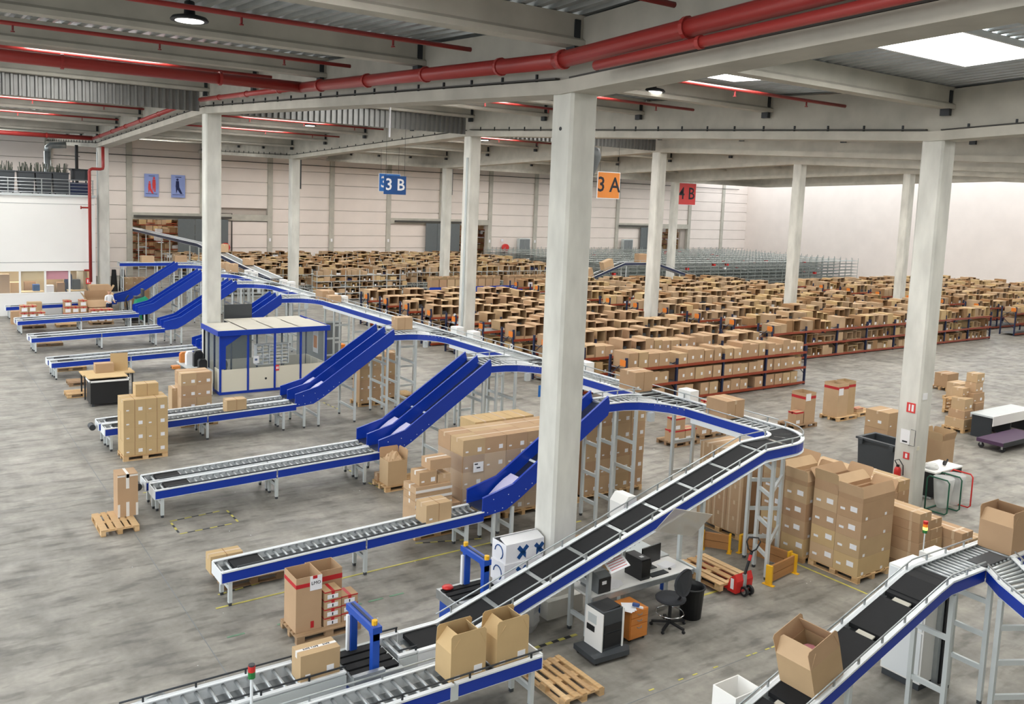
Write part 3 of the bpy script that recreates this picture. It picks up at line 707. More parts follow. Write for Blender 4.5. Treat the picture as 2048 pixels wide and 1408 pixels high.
# --- chutes
WALLP = [(10.42, 0.74), (11.05, 0.80), (11.42, 1.00), (13.95, 2.66), (14.02, 2.86), (13.94, 3.12), (11.62, 1.62), (11.22, 1.36), (10.42, 1.16)]
BED = [(10.42, 0.86), (10.95, 0.90), (11.35, 1.10), (13.98, 2.86)]
def chute(i, y0, n):
    t = thing('parcel_chute', f'steep blue parcel chute feeding the lane{"s" if n > 1 else ""} {LNAME[i]}', 'chute', (10.42, y0, 0))
    for k in range(n+1):
        y = y0-0.02+k*0.72-(0.06 if k == n else 0)
        part(t, 'side_wall', G().prism(WALLP, 'y', y, y+0.035), 'blue_paint')
        if i < 3:
            bo = G()
            for (bx, bz) in ((10.55, 0.82), (10.75, 0.83), (10.95, 0.86), (11.2, 0.95), (11.4, 1.06), (11.58, 1.2), (11.75, 1.31), (11.95, 1.44), (10.7, 1.1), (11.1, 1.15)): bo.cyl((bx, y-0.004, bz), (bx, y, bz), 0.012, 6)
            if k == 0: part(t, 'bolts', bo, 'white_rail', kind='stuff')
        part(t, 'top_edge', G().sweep([(10.42, y+0.017, 1.16), (11.22, y+0.017, 1.36), (11.62, y+0.017, 1.62), (13.94, y+0.017, 3.12)], [(-0.03, 0), (0.03, 0), (0.03, 0.015), (-0.03, 0.015)]), 'blue_machine' if i > 2 else 'blue_paint')
    for k in range(n):
        ya, yb = y0+k*0.72+0.015, y0+k*0.72+0.62
        ym = (ya+yb)/2; hw = (yb-ya)/2
        part(t, 'slide_bed', G().sweep([(x, ym, z) for x, z in BED], [(-hw, -0.02), (hw, -0.02), (hw, 0), (-hw, 0)]), 'chute_bed' if i < 3 else 'chute_blue')
        if i < 3:
            part(t, 'slide_seam', G().sweep([(12.1, ym, 1.62), (12.14, ym, 1.65)], [(-hw, 0.0), (hw, 0.0), (hw, 0.012), (-hw, 0.012)]), 'white_rail')
            part(t, 'brake_flap', G().sweep([(10.95, ym, 0.99), (11.15, ym, 1.16), (11.35, ym, 1.30), (11.55, ym, 1.40)], [(-hw*0.8, 0), (hw*0.8, 0), (hw*0.8, 0.012), (-hw*0.8, 0.012)]), 'lavender_plastic')
    yb = y0+(n-1)*0.72+0.58
    for x, z in ((10.75, 0.76), (11.25, 0.84)): stand(t, ((x, y0+0.03), (x, yb)), z, (0.34,))
    for x, z in ((12.55, 1.7), (13.75, 2.5)): stand(t, ((x, y0+0.03), (x, yb)), z, (0.45, 1.15, 1.9) if z > 2 else (0.45, 1.1))
for i, (y0, n) in enumerate(LANES): chute(i, y0, n)

# --- spurs that curve off the sorter to the chute tops
def arc(cx, cy, r, a0, a1, n, z): return [(cx+r*math.cos(a0+(a1-a0)*i/n), cy+r*math.sin(a0+(a1-a0)*i/n), z) for i in range(n+1)]
def spur(i, y0, n):
    w = 0.60+(n-1)*0.72
    t = thing('sorter_spur', f'curved roller spur leading off the sorter to the chute {LNAME[i]}', 'conveyor', (14.0, y0, 0))
    # near side: long curve from the sorter's rail round to the chute
    nearp = [(15.40, y0-1.15, ZT), (15.28, y0-0.72, ZT), (15.08, y0-0.42, ZT), (14.80, y0-0.16, ZT), (14.45, y0-0.03, ZT), (13.98, y0, ZT)]
    farp = [(15.40, y0-0.2+w, ZT), (15.2, y0+w-0.05, ZT), (14.85, y0+w, ZT), (13.98, y0+w, ZT)]
    rail(t, nearp[::-1], 1, h=0.2); rail(t, farp[::-1], -1)
    guard(t, nearp[::-1], 0.0, 0.15, 0.5); guard(t, farp[::-1], 0.0, 0.15, 0.5)
    g = G(); m = 14
    for k in range(m):
        u = k/(m-1)
        def samp(P, u):
            f = u*(len(P)-1); j = min(int(f), len(P)-2); a, b = V(P[j]), V(P[j+1]); return a+(b-a)*(f-j)
        a, b = samp(nearp, u), samp(farp, u); g.cyl(a+V((0, 0, -0.025)), b+V((0, 0, -0.025)), 0.025, 6)
    part(t, 'rollers', g, 'roller_steel', True, kind='stuff')
    part(t, 'cover_plate', G().prism([(13.98, y0), (14.45, y0-0.03), (14.8, y0-0.16), (15.08, y0-0.42), (15.28, y0-0.72), (15.4, y0-1.15), (15.4, y0+w-0.2), (14.85, y0+w), (13.98, y0+w)][::-1], 'z', ZT-0.16, ZT-0.14), 'dark_grey')
    stand(t, ((14.2, y0+0.02), (14.2, y0+w-0.05)), ZT-0.2, (0.5, 1.2, 1.9))
    stand(t, ((14.75, y0-0.15), (14.75, y0+w-0.05)), ZT-0.2, (0.5, 1.2, 1.9))
    part(t, 'bracket', G().box(14.9, 15.04, y0-0.5, y0-0.38, ZT-0.42, ZT-0.2), 'grey_steel')
for i, (y0, n) in enumerate(LANES): spur(i, y0, n)

# --- the elevated sorter
def sorter():
    t = thing('parcel_sorter', 'long elevated blue roller sorter running past all the chutes', 'conveyor', (15.75, 12.25, 0))
    rail(t, [(MX1, 12.25, ZT), (MX1, 59.5, ZT)], 1, blue=True)
    cuts = [12.25]
    for y0, n in LANES: cuts += [y0-1.15, y0-0.2+0.6+(n-1)*0.72]
    cuts.append(59.5)
    for a, b in zip(cuts[::2], cuts[1::2]):
        rail(t, [(MX0, a, ZT), (MX0, b, ZT)], -1)
        part(t, 'under_skirt', G().box(MX0-0.015, MX0-0.005, a+0.6, b-0.2, ZT-0.3, ZT-0.2), 'white_rail')
        if b-a > 1: guard(t, [(MX0, a, ZT), (MX0, b, ZT)], -0.0, 0.16, 1.3)
    guard(t, [(MX1, 12.4, ZT), (MX1, 59.5, ZT)], 0.0, 0.16, 1.3)
    g = G(); y = 12.3
    while y < 59.4:
        g.cyl((MX0+0.03, y, ZT-0.025), (MX1-0.03, y, ZT-0.025), 0.025, 6); y += 0.16
    part(t, 'rollers', g, 'roller_steel', True, kind='stuff')
    part(t, 'bed_pan', G().box(MX0+0.02, MX1-0.02, 12.3, 59.5, ZT-0.17, ZT-0.15), 'dark_grey')
    # sorting shoes: black strips over the rollers at each divert
    for y0, n in LANES:
        g = G()
        for k in range(7): g.box(MX0+0.05, MX1-0.05, y0-1.1+k*0.24, y0-1.1+k*0.24+0.1, ZT-0.03, ZT+0.004)
        part(t, 'divert_rollers', g, 'belt_rubber', kind='stuff')
        for dy in (-1.7, -0.6): part(t, 'drive_box', G().box(MX1+0.03, MX1+0.33, y0+dy, y0+dy+0.42, ZT-0.08, ZT+0.24), 'white_paint')
    for y in (14.95, 19.4, 23.4, 25.2, 29.5, 31.5, 33.5, 35.5, 36.5, 40.5, 42.6, 46.8, 48.4, 52.2, 54.2):
        stand(t, ((MX0+0.03, y), (MX1+0.03, y)), ZT-0.2, (0.5, 1.25, 2.0))
sorter()
# its far end turns towards the office block
t = thing('sorter_tail', 'short conveyor turning off the sorter tail above the lanes', 'conveyor', (11.0, 58.5, 0))
rail(t, [(15.4, 57.9, ZT), (11.0, 57.9, ZT)], -1); rail(t, [(15.4, 58.6, ZT), (11.0, 58.6, ZT)], 1)
rollers(t, [11.1+0.2*k for k in range(22)], 57.92, 58.58, lambda x: ZT, joined=True)
for x in (11.2, 13.2, 15.2): stand(t, ((x, 57.93), (x, 58.57)), ZT-0.2, (0.6, 1.3, 2.0))
# belt climbing from the tail out through the rear opening
t = thing('rear_conveyor', 'long narrow conveyor running down from the rear wall opening to the sorter', 'conveyor', (17.5, 60, 0))
pa = [(16.6, 84.0, 4.0), (16.6, 78, 4.0), (16.55, 60, 4.0), (16.85, 50, 3.15), (16.8, 46.5, 2.98)]
for s_, o_ in ((1, 0.32), (-1, -0.32)):
    rail(t, [(x+o_, y, z) for x, y, z in pa][::-1] if s_ > 0 else [(x+o_, y, z) for x, y, z in pa][::-1], s_, bm='navy_paint')
part(t, 'belt', G().sweep([(x, y, z-0.02) for x, y, z in pa], [(-0.3, 0), (0.3, 0), (0.3, 0.02), (-0.3, 0.02)]), 'galvanised')
for y, x, z in ((78, 16.6, 3.75), (70, 16.58, 3.75), (62, 16.57, 3.75), (52.5, 16.9, 3.1)): stand(t, ((x-0.3, y), (x+0.3, y)), z, (0.8, 1.8, 2.6))
# --- packing belt climbing to the sorter
YB0, YB1 = 11.22, 11.90
def zb(x):
    if x <= 7.05: return 0.78
    if x >= 14.25: return ZT-0.02
    return 0.78+(x-7.05)*(ZT-0.8)/(14.25-7.05)
t = thing('incline_belt', 'long black-belted incline climbing from the packing line up to the sorter', 'conveyor', (7.0, 11.5, 0))
c_ = (15.05, 12.25)
arcN = [(6.35, YB0, zb(6)), (7.05, YB0, zb(7.05)), (14.25, YB0, zb(14.25)), (15.05, YB0-0.02, ZT)] + arc(c_[0], c_[1], 1.05, -math.pi/2, 0, 12, ZT)[1:]
arcF = [(6.35, YB1, zb(6)), (7.05, YB1, zb(7.05)), (14.25, YB1, zb(14.25)), (15.05, YB1, ZT)] + arc(c_[0], c_[1], 0.35, -math.pi/2, 0, 8, ZT)[1:]
rail(t, arcN[:2], 1, blue=False, h=0.24); rail(t, arcN[1:], 1, h=0.2); rail(t, arcF[:2], -1, blue=False); rail(t, arcF[1:], -1)
part(t, 'bottom_flange', G().sweep([(p[0], p[1], p[2]-0.21) for p in arcN[1:]], [(-0.06, -0.015), (0.03, -0.015), (0.03, 0.0), (-0.06, 0.0)]), 'white_rail')
guard(t, arcN[1:], 0.0, 0.16, 0.8); guard(t, arcF[1:], 0.0, 0.16, 0.8)
ym = (YB0+YB1)/2
def beltseg(a, b, m='belt_rubber'):
    part(t, 'belt', G().sweep([(a, ym, zb(a)-0.015), ((a+b)/2, ym, zb((a+b)/2)-0.015), (b, ym, zb(b)-0.015)], [(-0.29, -0.05), (0.29, -0.05), (0.29, 0.02), (-0.29, 0.02)]), m)
beltseg(6.42, 7.02)
x = 7.10
while x < 14.0:
    beltseg(x, x+0.80); 
    part(t, 'transfer_plate', G().sweep([(x+0.80, ym, zb(x+0.80)-0.03), (x+0.89, ym, zb(x+0.89)-0.03)], [(-0.3, 0), (0.3, 0), (0.3, 0.02), (-0.3, 0.02)]), 'galvanised')
    x += 0.895
beltseg(14.28, 15.02)
part(t, 'bed_pan', G().sweep([(p[0], ym, p[2]-0.14) for p in ((6.4, 0, zb(6)), (7.05, 0, zb(7.05)), (14.25, 0, zb(14.25)), (15.05, 0, ZT))], [(-0.33, 0), (0.33, 0), (0.33, 0.015), (-0.33, 0.015)]), 'galvanised')
for a0, a1 in ((-90, -58), (-56, -30), (-28, 0)):
    a0, a1 = math.radians(a0), math.radians(a1); g = G(); n = 5
    po = arc(c_[0], c_[1], 1.0, a0, a1, n, ZT-0.05); pi_ = arc(c_[0], c_[1], 0.4, a0, a1, n, ZT-0.05)
    k = len(g.v); g.v += [p for p in po]+[p for p in pi_]+[(p[0], p[1], p[2]+0.055) for p in po]+[(p[0], p[1], p[2]+0.055) for p in pi_]
    N = n+1
    for i in range(n): g.face((2*N+i, 2*N+i+1, 3*N+i+1, 3*N+i)); g.face((i, i+1, 2*N+i+1, 2*N+i)[::-1])
    part(t, 'curve_belt', g, 'belt_rubber')
br = G()
for k in range(60):
    x = 7.4+k*0.11; br.cyl((x, YB0+0.04, zb(x)-0.2), (x, YB0+0.04, zb(x)-0.29), 0.014, 5)
part(t, 'return_bristles', br, 'galvanised', kind='stuff')
stand(t, ((12.56, YB0+0.05), (12.6, YB1-0.05)), zb(12.56)-0.2, (0.72, 1.6))
stand(t, ((9.86, YB0+0.15), (9.86, YB1-0.05)), zb(9.86)-0.2, (0.35, 1.05))
stand(t, ((6.7, YB0+0.05), (6.7, YB1-0.05)), 0.55, (0.3,))
stand(t, ((14.79, 11.42), (15.1, 12.0)), ZT-0.22, (0.5, 1.15, 1.8, 2.4)); stand(t, ((15.32, 12.45), (15.95, 12.08)), ZT-0.22, (0.5, 1.15, 1.8, 2.4))
part(t, 'transom', G().bar((14.79, 11.42, 0.75), (15.95, 12.08, 0.75), 0.05, 0.08).bar((14.79, 11.42, 1.9), (15.95, 12.08, 1.9), 0.05, 0.08), 'grey_steel', kind='stuff')
# frosted splash sheet hung under the belt
solo('frosted_sheet', G().mbox(Matrix.Translation((11.75, 10.98, 1.95)) @ Matrix.Rotation(math.radians(16), 4, 'Y') @ Matrix.Rotation(math.radians(-58), 4, 'X'), (1.05, 0.62, 0.012)), 'frosted', 'frosted plastic sheet tilted out under the incline belt', 'plastic sheet', (11.75, 10.98, 1.95))
# --- packing infeed (grey sides)
t = thing('packing_infeed', 'grey-sided roller infeed carrying the taped carton into the case sealer', 'conveyor', (2.6, 11.5, 0))
for a, b, nm in ((2.2, 5.16, 0), (6.02, 6.34, 1)):
    rail(t, [(a, YB0+0.02, 0.78), (b, YB0+0.02, 0.78)], 1, blue=False, h=0.24); rail(t, [(a, YB1, 0.78), (b, YB1, 0.78)], -1, blue=False, h=0.2)
    part(t, 'side_cheek', G().box(a, b, YB0-0.012, YB0, 0.54, 0.76), 'grey_steel')
    xs = []; x = a+0.07
    while x < b-0.03: xs.append(x); x += 0.185 if nm == 0 else 0.12
    rollers(t, xs, YB0+0.04, YB1-0.02, lambda x: 0.775)
    part(t, 'bed_pan', G().box(a+0.02, b-0.02, YB0+0.05, YB1-0.03, 0.60, 0.62), 'mid_grey')
    guard(t, [(a, YB0+0.02, 0.78), (b, YB0+0.02, 0.78)], 0.0, 0.11, 0.7, 0.014, 'dark_metal'); guard(t, [(a, YB1, 0.78), (b, YB1, 0.78)], 0, 0.11, 0.7, 0.014, 'dark_metal')
for x in (2.6, 4.95, 6.2): stand(t, ((x, YB0+0.06), (x, YB1-0.05)), 0.56, (0.3,))
# --- finished-goods conveyor in front
t = thing('outfeed_conveyor', 'blue-sided roller conveyor carrying the two open cartons in front', 'conveyor', (3.4, 10.3, 0))
YO0, YO1 = 10.12, 10.74
zo = lambda x: 0.80
rail(t, [(3.0, YO0, 0.8), (6.32, YO0, 0.8)], 1); rail(t, [(6.36, YO0, 0.8), (7.9, YO0, 0.8)], 1); rail(t, [(3.0, YO1, 0.8), (7.9, YO1, 0.8)], -1, blue=False)
part(t, 'joint_plate', G().box(6.27, 6.40, YO0-0.02, YO0-0.012, 0.58, 0.84), 'grey_steel')
rollers(t, [3.06+0.185*k for k in range(26)], YO0+0.02, YO1-0.02, zo)
part(t, 'bed_pan', G().box(3.1, 7.8, YO0+0.04, YO1-0.04, 0.62, 0.64), 'mid_grey')
guard(t, [(3.0, YO0, 0.8), (7.9, YO0, 0.8)], 0, 0.12, 1.1, 0.014, 'dark_metal'); guard(t, [(3.0, YO1, 0.8), (7.9, YO1, 0.8)], 0, 0.12, 1.1, 0.014, 'galvanised')
part(t, 'end_plate', G().box(7.9, 7.925, YO0, YO1, 0.6, 0.85), 'white_rail')
for x in (4.2, 7.76): stand(t, ((x, YO0+0.05), (x, YO1-0.05)), 0.6, (0.3,))
# ------------------------------------------------------------------ cartons and pallets
def carton_mesh(w, d, h, m):
    def f():
        g = G().box(0, w, 0, d, 0, h-0.006)
        c = 0.004
        if w >= d: g.box(0, w, 0, d/2-c, h-0.006, h).box(0, w, d/2+c, d, h-0.006, h)
        else: g.box(0, w/2-c, 0, d, h-0.006, h).box(w/2+c, w, 0, d, h-0.006, h)
        return g.mesh('carton', m)
    return shared(('carton', round(w, 3), round(d, 3), round(h, 3), m), f)
def plate(w, h, face, m, t=0.004):
    return shared(('plate', w, h, face, m), lambda: (G().box(0, w, -t, 0, 0, h) if face == 'y' else G().box(-t, 0, -w, 0, 0, h)).mesh('paper_label', m))
def carton(x, y, z, w, d, h, label, group=None, m='cardboard', tape=True, marks=1, strap=False, rz=0.0, red=False, wtape=False, name='carton'):
    o = link(name, carton_mesh(w, d, h, m), None, (x, y, z), rz); tag(o, label, 'box', group)
    ORG[o.name] = V((x, y, z))
    tm = 'tape_red' if red else ('tape_white' if wtape else 'tape_clear')
    if tape:
        tw = 0.06
        def ft():
            g = G()
            if w >= d: g.box(-0.002, w+0.002, d/2-tw/2, d/2+tw/2, h, h+0.002).box(-0.003, 0, d/2-tw/2, d/2+tw/2, h-0.09, h+0.002)
            else: g.box(w/2-tw/2, w/2+tw/2, -0.002, d+0.002, h, h+0.002).box(w/2-tw/2, w/2+tw/2, -0.003, 0, h-0.09, h+0.002)
            return g.mesh('tape_strip', tm)
        link('tape_strip', shared(('ts', round(w, 3), round(d, 3), round(h, 3), tm), ft), o)
    if marks:
        link('paper_label', plate(0.075, 0.035, 'y', 'paper_white'), o, (w*0.12, 0, h*0.22))
        if marks > 1: link('paper_label', plate(0.11, 0.10, 'y', 'paper_white'), o, (w*0.66, 0, h*0.2))
        if marks > 2:
            link('paper_label', plate(0.075, 0.035, 'x', 'paper_white'), o, (0, d*0.88, h*0.3))
            link('paper_label', plate(0.12, 0.09, 'x', 'paper_white'), o, (0, d*0.45, h*0.32))
    if strap:
        link('seam_band', shared(('sb', round(d, 3), round(h, 3)), lambda: G().box(-0.006, 0.006, -0.003, d+0.003, 0, h+0.003).mesh('seam_band', 'cardboard_inside')), o, (w*0.5, 0, 0))
    if red:
        def fr():
            return G().box(-0.003, w+0.003, -0.003, d+0.003, h*0.86, h*0.98).mesh('tape_band', 'tape_red')
        link('tape_band', shared(('rb', round(w, 3), round(d, 3), round(h, 3)), fr), o)
    return o
def open_carton(x, y, z, w, d, h, label, flaps=(20, 20, 20, 20), fl=None, m='cardboard', rz=0.0, group=None, marks=0, bands=None, name='open_carton', tilt=0.0):
    t = 0.012
    o = link(name, None, None, (x, y, z), rz); tag(o, label, 'box', group); ORG[o.name] = V((x, y, z))
    if tilt: o.rotation_euler = (0, tilt, rz)
    def local(nm, g, mm, par=None): return link(nm, g.mesh(nm, mm), par or o)
    local('body', G().box(0, w, 0, d, 0, t).box(0, w, 0, t, t, h).box(0, w, d-t, d, t, h).box(0, t, t, d-t, t, h).box(w-t, w, t, d-t, t, h), m)
    fl = fl or 0.5*min(w, d)
    for i, a in enumerate(flaps):
        if a is None: continue
        a = math.radians(a); s, c = math.sin(a)*fl, math.cos(a)*fl
        ch = 0.035
        P = [((0, d), (0, 0)), ((w, 0), (w, d)), ((0, 0), (w, 0)), ((w, d), (0, d))][i]
        n = [(-1, 0), (1, 0), (0, -1), (0, 1)][i]
        (ax, ay), (bx, by) = P
        e = V((bx-ax, by-ay, 0)).normalized()
        A, B = V((ax, ay, h)), V((bx, by, h)); O = V((n[0]*s, n[1]*s, c))
        g = G(); k = V((n[0]*math.cos(a), n[1]*math.cos(a), -math.sin(a)))*t*0.7
        pts = [A, B, B+O*0.86, B+O-e*ch, A+O+e*ch, A+O*0.86]
        g.v += [tuple(p) for p in pts]+[tuple(p-k) for p in pts]
        g.face((0, 1, 2, 3, 4, 5)); g.face((11, 10, 9, 8, 7, 6))
        for q in range(6): g.face((q, (q+1) % 6, 6+(q+1) % 6, 6+q)[::-1])
        local('flap', g, m)
    if marks:
        link('paper_label', plate(0.1, 0.045, 'y', 'paper_white'), o, (w*0.1, 0, h*0.12))
        link('paper_label', plate(0.14, 0.12, 'y', 'paper_white'), o, (w*0.66, 0, h*0.12))
    for (z0, z1) in (bands or ()):
        local('tape_band', G().box(-0.003, w+0.003, -0.003, 0, z0, z1).box(-0.003, 0, 0, d, z0, z1).box(w, w+0.003, 0, d, z0, z1).box(0, w, d, d+0.003, z0, z1), 'tape_red')
    return o
def pallet(x, y, label, along='x', z=0.0, m='wood_pallet', detail=True, group=None, w=1.2, d=0.8, rz=0.0, slim=False):
    o = link('pallet', None, None, (x, y, z), rz); tag(o, label, 'pallet', group); ORG[o.name] = V((x, y, z))
    sw = along == 'y'
    def bx(nm, L, D, H, cx, cy, cz):
        if sw: L, D, cx, cy = D, L, cy, cx
        me = shared(('pal', nm, round(L, 3), round(D, 3), H, m), lambda: G().cbox((0, 0, 0), (L, D, H)).mesh(nm, m))
        link(nm, me, o, (cx, cy, cz))
    if not detail:
        g = G()
        for cy in (0.06, 0.23, d/2, d-0.23, d-0.06): g.box(0, w, cy-0.055, cy+0.055, 0.122, 0.144)
        for cx in (0.05, w/2, w-0.05):
            for cy in (0.06, d/2, d-0.06): g.box(cx-0.05, cx+0.05, cy-0.05, cy+0.05, 0.02, 0.122)
        for cy in (0.06, d/2, d-0.06): g.box(0, w, cy-0.05, cy+0.05, 0, 0.022)
        if sw: g.v = [(q, p, r) for p, q, r in g.v]; g.f = [tuple(reversed(f)) for f in g.f]
        link('boards', g.mesh('boards', m), o); return o
    for k, cy in enumerate((0.0725, 0.24, d/2, d-0.24, d-0.0725)): bx('board', w, 0.085 if slim else 0.145 if k in (0, 2, 4) else 0.1, 0.022, w/2, cy, 0.133)
    for cx in (0.0725, w/2, w-0.0725): bx('cross_board', 0.145, d, 0.022, cx, d/2, 0.111)
    for cx in (0.0725, w/2, w-0.0725):
        for cy in (0.05, d/2, d-0.05): bx('block', 0.145, 0.1, 0.078, cx, cy, 0.061)
    for cy in (0.05, d/2, d-0.05): bx('runner', w, 0.1, 0.022, w/2, cy, 0.011)
    return o
def stack(x, y, z, nx, ny, nz, w, d, h, where, skip=(), m='cardboard', marks=1, strap=False, wtape=False, gap=0.006):
    for k in range(nz):
        for j in range(ny):
            for i in range(nx):
                if (i, j, k) in skip: continue
                col_ = f', {ORD[i]} column' if nx > 1 else ''
                row_ = f', {ORD[j]} row back' if ny > 1 else ''
                carton(x+i*w+R.uniform(-0.006, 0.006), y+j*d+R.uniform(-0.006, 0.006), z+k*h, w-gap, d-gap, h-0.002,
                       f'brown carton, {ORD[k]} layer{col_}{row_}, {where}', where, m, tape=(k == nz-1), marks=marks if (j == 0 or i == 0) else 0, strap=strap, wtape=wtape)

# tall carton on a pale pallet
pallet(3.43, 20.34, 'pale wooden pallet under the single tall carton', 'y')
c = carton(3.9, 21.0, 0.146, 0.44, 0.48, 1.0, 'single tall carton bound with white printed tape', m='cardboard', wtape=True, marks=0)
for q in ((0.18, 0.25, 0.0, 0.34), (0.18, 0.25, 0.66, 1.0), (0.0, 0.05, 0.0, 0.3), (0.39, 0.44, 0.0, 0.3), (0.0, 0.17, 0.94, 0.98), (0.26, 0.44, 0.94, 0.98)): link('tape_strip', G().box(q[0], q[1], -0.003, 0, q[2], q[3]).mesh('tape_strip', 'tape_white'), c)
# four-layer stack in front of the third lane
pallet(4.95, 25.8, 'pallet under the tan four-layer stack by the lane end')
stack(4.97, 25.84, 0.146, 2, 2, 4, 0.60, 0.40, 0.40, 'tan stack beside the double lane end', m='cardboard_tan', marks=2, strap=True)
carton(5.38, 26.24, 1.748, 0.62, 0.4, 0.34, 'single tan carton on top of the tan stack', m='cardboard_tan', strap=True, marks=0)
# stack by the cabin
pallet(7.25, 28.75, 'pallet under the carton stack near the glazed cabin')
stack(7.28, 28.8, 0.146, 2, 2, 4, 0.49, 0.40, 0.405, 'stack near the glazed cabin', m='cardboard', marks=2)
carton(7.12, 29.3, 0.0, 0.2, 0.5, 1.2, 'narrow carton leaning at the side of the cabin stack', marks=0)
# mixed wrapped pallet
pallet(9.36, 16.82, 'pallet under the mixed wrapped load below the chute')
carton(9.42, 16.86, 0.146, 0.62, 0.7, 0.56, 'large brown carton at bottom of the mixed wrapped load, with white labels', marks=3)
carton(10.06, 16.86, 0.146, 0.5, 0.7, 0.56, 'large brown carton at bottom of the mixed wrapped load, beside the tall stack', marks=0)
for k in range(3): carton(9.38, 16.88, 0.71+k*0.17, 0.95-0.02*k, 0.6, 0.165, f'flat carton banded with white printed tape, {ORD[k]} of three in the wrapped load', wtape=True, marks=0)
for k in range(3):
    link('tape_strip', shared('fb', lambda: G().box(-0.004, 0.95, -0.004, 0, 0.03, 0.09).mesh('tape_strip', 'tape_white')), [o for o in COL.objects if o.get('label', '').startswith('flat carton banded') and ORD[k] in o['label']][0])
carton(9.5, 16.95, 1.222, 0.45, 0.42, 0.30, 'small carton with white tape on top of the wrapped load', wtape=True, marks=2)
carton(9.98, 16.95, 1.222, 0.34, 0.45, 0.18, 'low reddish carton on top of the wrapped load', marks=0)
carton(9.8, 17.0, 1.525, 0.55, 0.42, 0.24, 'topmost domed carton of the mixed wrapped load', wtape=True, marks=0)
# big wrapped stacks behind the nearest chute
for k, x in enumerate((10.72, 11.96, 13.2)): pallet(x, 17.02, f'{ORD[k]} pallet along the tall wrapped stacks behind the chute', 'y', w=1.2, d=1.1)
stack(10.70, 17.05, 0.146, 5, 2, 5, 0.62, 0.58, 0.39, 'tall wrapped stack behind the nearest chute', marks=2)
wf = thing('stretch_wrap', 'clear stretch film around the tall stack behind the nearest chute', 'plastic film', (10.68, 17.02, 0.15))
part(wf, 'front_sheet', G().box(10.70, 13.8, 17.018, 17.022, 0.2, 1.72), 'plastic_film'); part(wf, 'side_sheet', G().box(10.672, 10.676, 17.04, 18.2, 0.2, 1.72), 'plastic_film')
for x, z in ((10.98, 1.42), (12.35, 1.56)):
    t = solo('delivery_note', G().box(x, x+0.28, 17.008, 17.014, z-0.12, z+0.12), 'paper_white', f'white delivery note on the stretch film, {"nearer the mixed load" if x < 11.5 else "nearer the big column"}', 'paper', (x, 17.01, z))
    part(t, 'printed_block', G().box(x+0.03, x+0.12, 17.004, 17.008, z+0.06, z+0.09).box(x+0.09, x+0.19, 17.004, 17.008, z-0.03, z), 'ink')
for k in range(2): pallet(12.0+k*1.25, 18.58, f'pallet under the {ORD[k]} half of the tan rear stack', 'x', detail=False)
stack(12.02, 18.6, 0.146, 3, 1, 5, 0.62, 0.75, 0.375, 'tan stack behind the tall wrapped one', m='cardboard_tan', marks=0)
# stack under the sorter beyond the big column
for k in range(2): pallet(14.45+k*1.05, 17.04, f'{ORD[k]} pallet of the wide stack under the sorter', 'y', w=1.3, d=1.0)
stack(14.45, 17.07, 0.146, 4, 2, 5, 0.52, 0.62, 0.445, 'wide stack under the sorter', marks=2)
# wrapped stack at the sorter bend
pallet(15.98, 13.15, 'pallet under the taped stack at the sorter bend', 'y', w=1.4, d=1.1)
for j in range(3):
    for k in range(5):
        c = carton(15.98, 13.16+j*0.46, 0.146+k*0.385, 1.05, 0.452, 0.383, f'taped carton, {ORD[k]} layer, {ORD[j]} column, stack at the sorter bend', 'stack at the sorter bend', marks=0)
        for dy in (0.06, 0.34): link('tape_strip', shared('vt', lambda: G().box(-0.003, 0, 0, 0.05, 0, 0.383).mesh('tape_strip', 'tape_clear')), c, (0, dy, 0))
# rows of labelled cartons beyond the bend
def labelled(x, y, ny, nz, where, tops, z=0.146, d=0.6, h=0.40, w=1.15):
    pallet(x, y-0.02, f'pallet under {where}', 'y', w=ny*d+0.03, d=w)
    for j in range(ny):
        for k in range(nz):
            c = carton(x, y+j*d, z+k*h, w, d-0.006, h-0.002, f'large brown labelled carton, {ORD[k]} layer, {ORD[j]} column, {where}', where, tape=False, marks=0, m='cardboard' if (j*3+k*2) % 5 else 'cardboard_tan')
            a = R.uniform(0.04, 0.12)
            link('paper_label', plate(0.11, 0.05, 'x', 'paper_white'), c, (0, d*0.86, h*0.40-a*0.3)); link('paper_label', plate(0.16, 0.11, 'x', 'paper_white'), c, (0, d*R.uniform(0.3, 0.5), h*0.35+a*0.4))
            if j == 0: link('corner_mark', plate(0.07, 0.06, 'y', 'paper_white'), c, (w*0.12, 0, 0.02)); link('corner_mark', plate(0.07, 0.06, 'y', 'paper_white'), c, (w*0.72, 0, 0.02))
        if tops: open_carton(x, y+j*d, z+nz*h, w, d-0.01, 0.10+0.12*(j % 2), f'open-flapped carton on the {ORD[j]} column, {where}', (8, 30, -50 if j % 2 else -20, 40), fl=0.24)
labelled(16.32, 10.3, 2, 4, 'labelled stack nearest the wooden barrier', True)
labelled(16.2, 11.58, 2, 4, 'labelled stack next to the sorter bend legs', True)
labelled(17.5, 11.75, 2, 4, 'labelled stack behind the sorter bend legs', False)
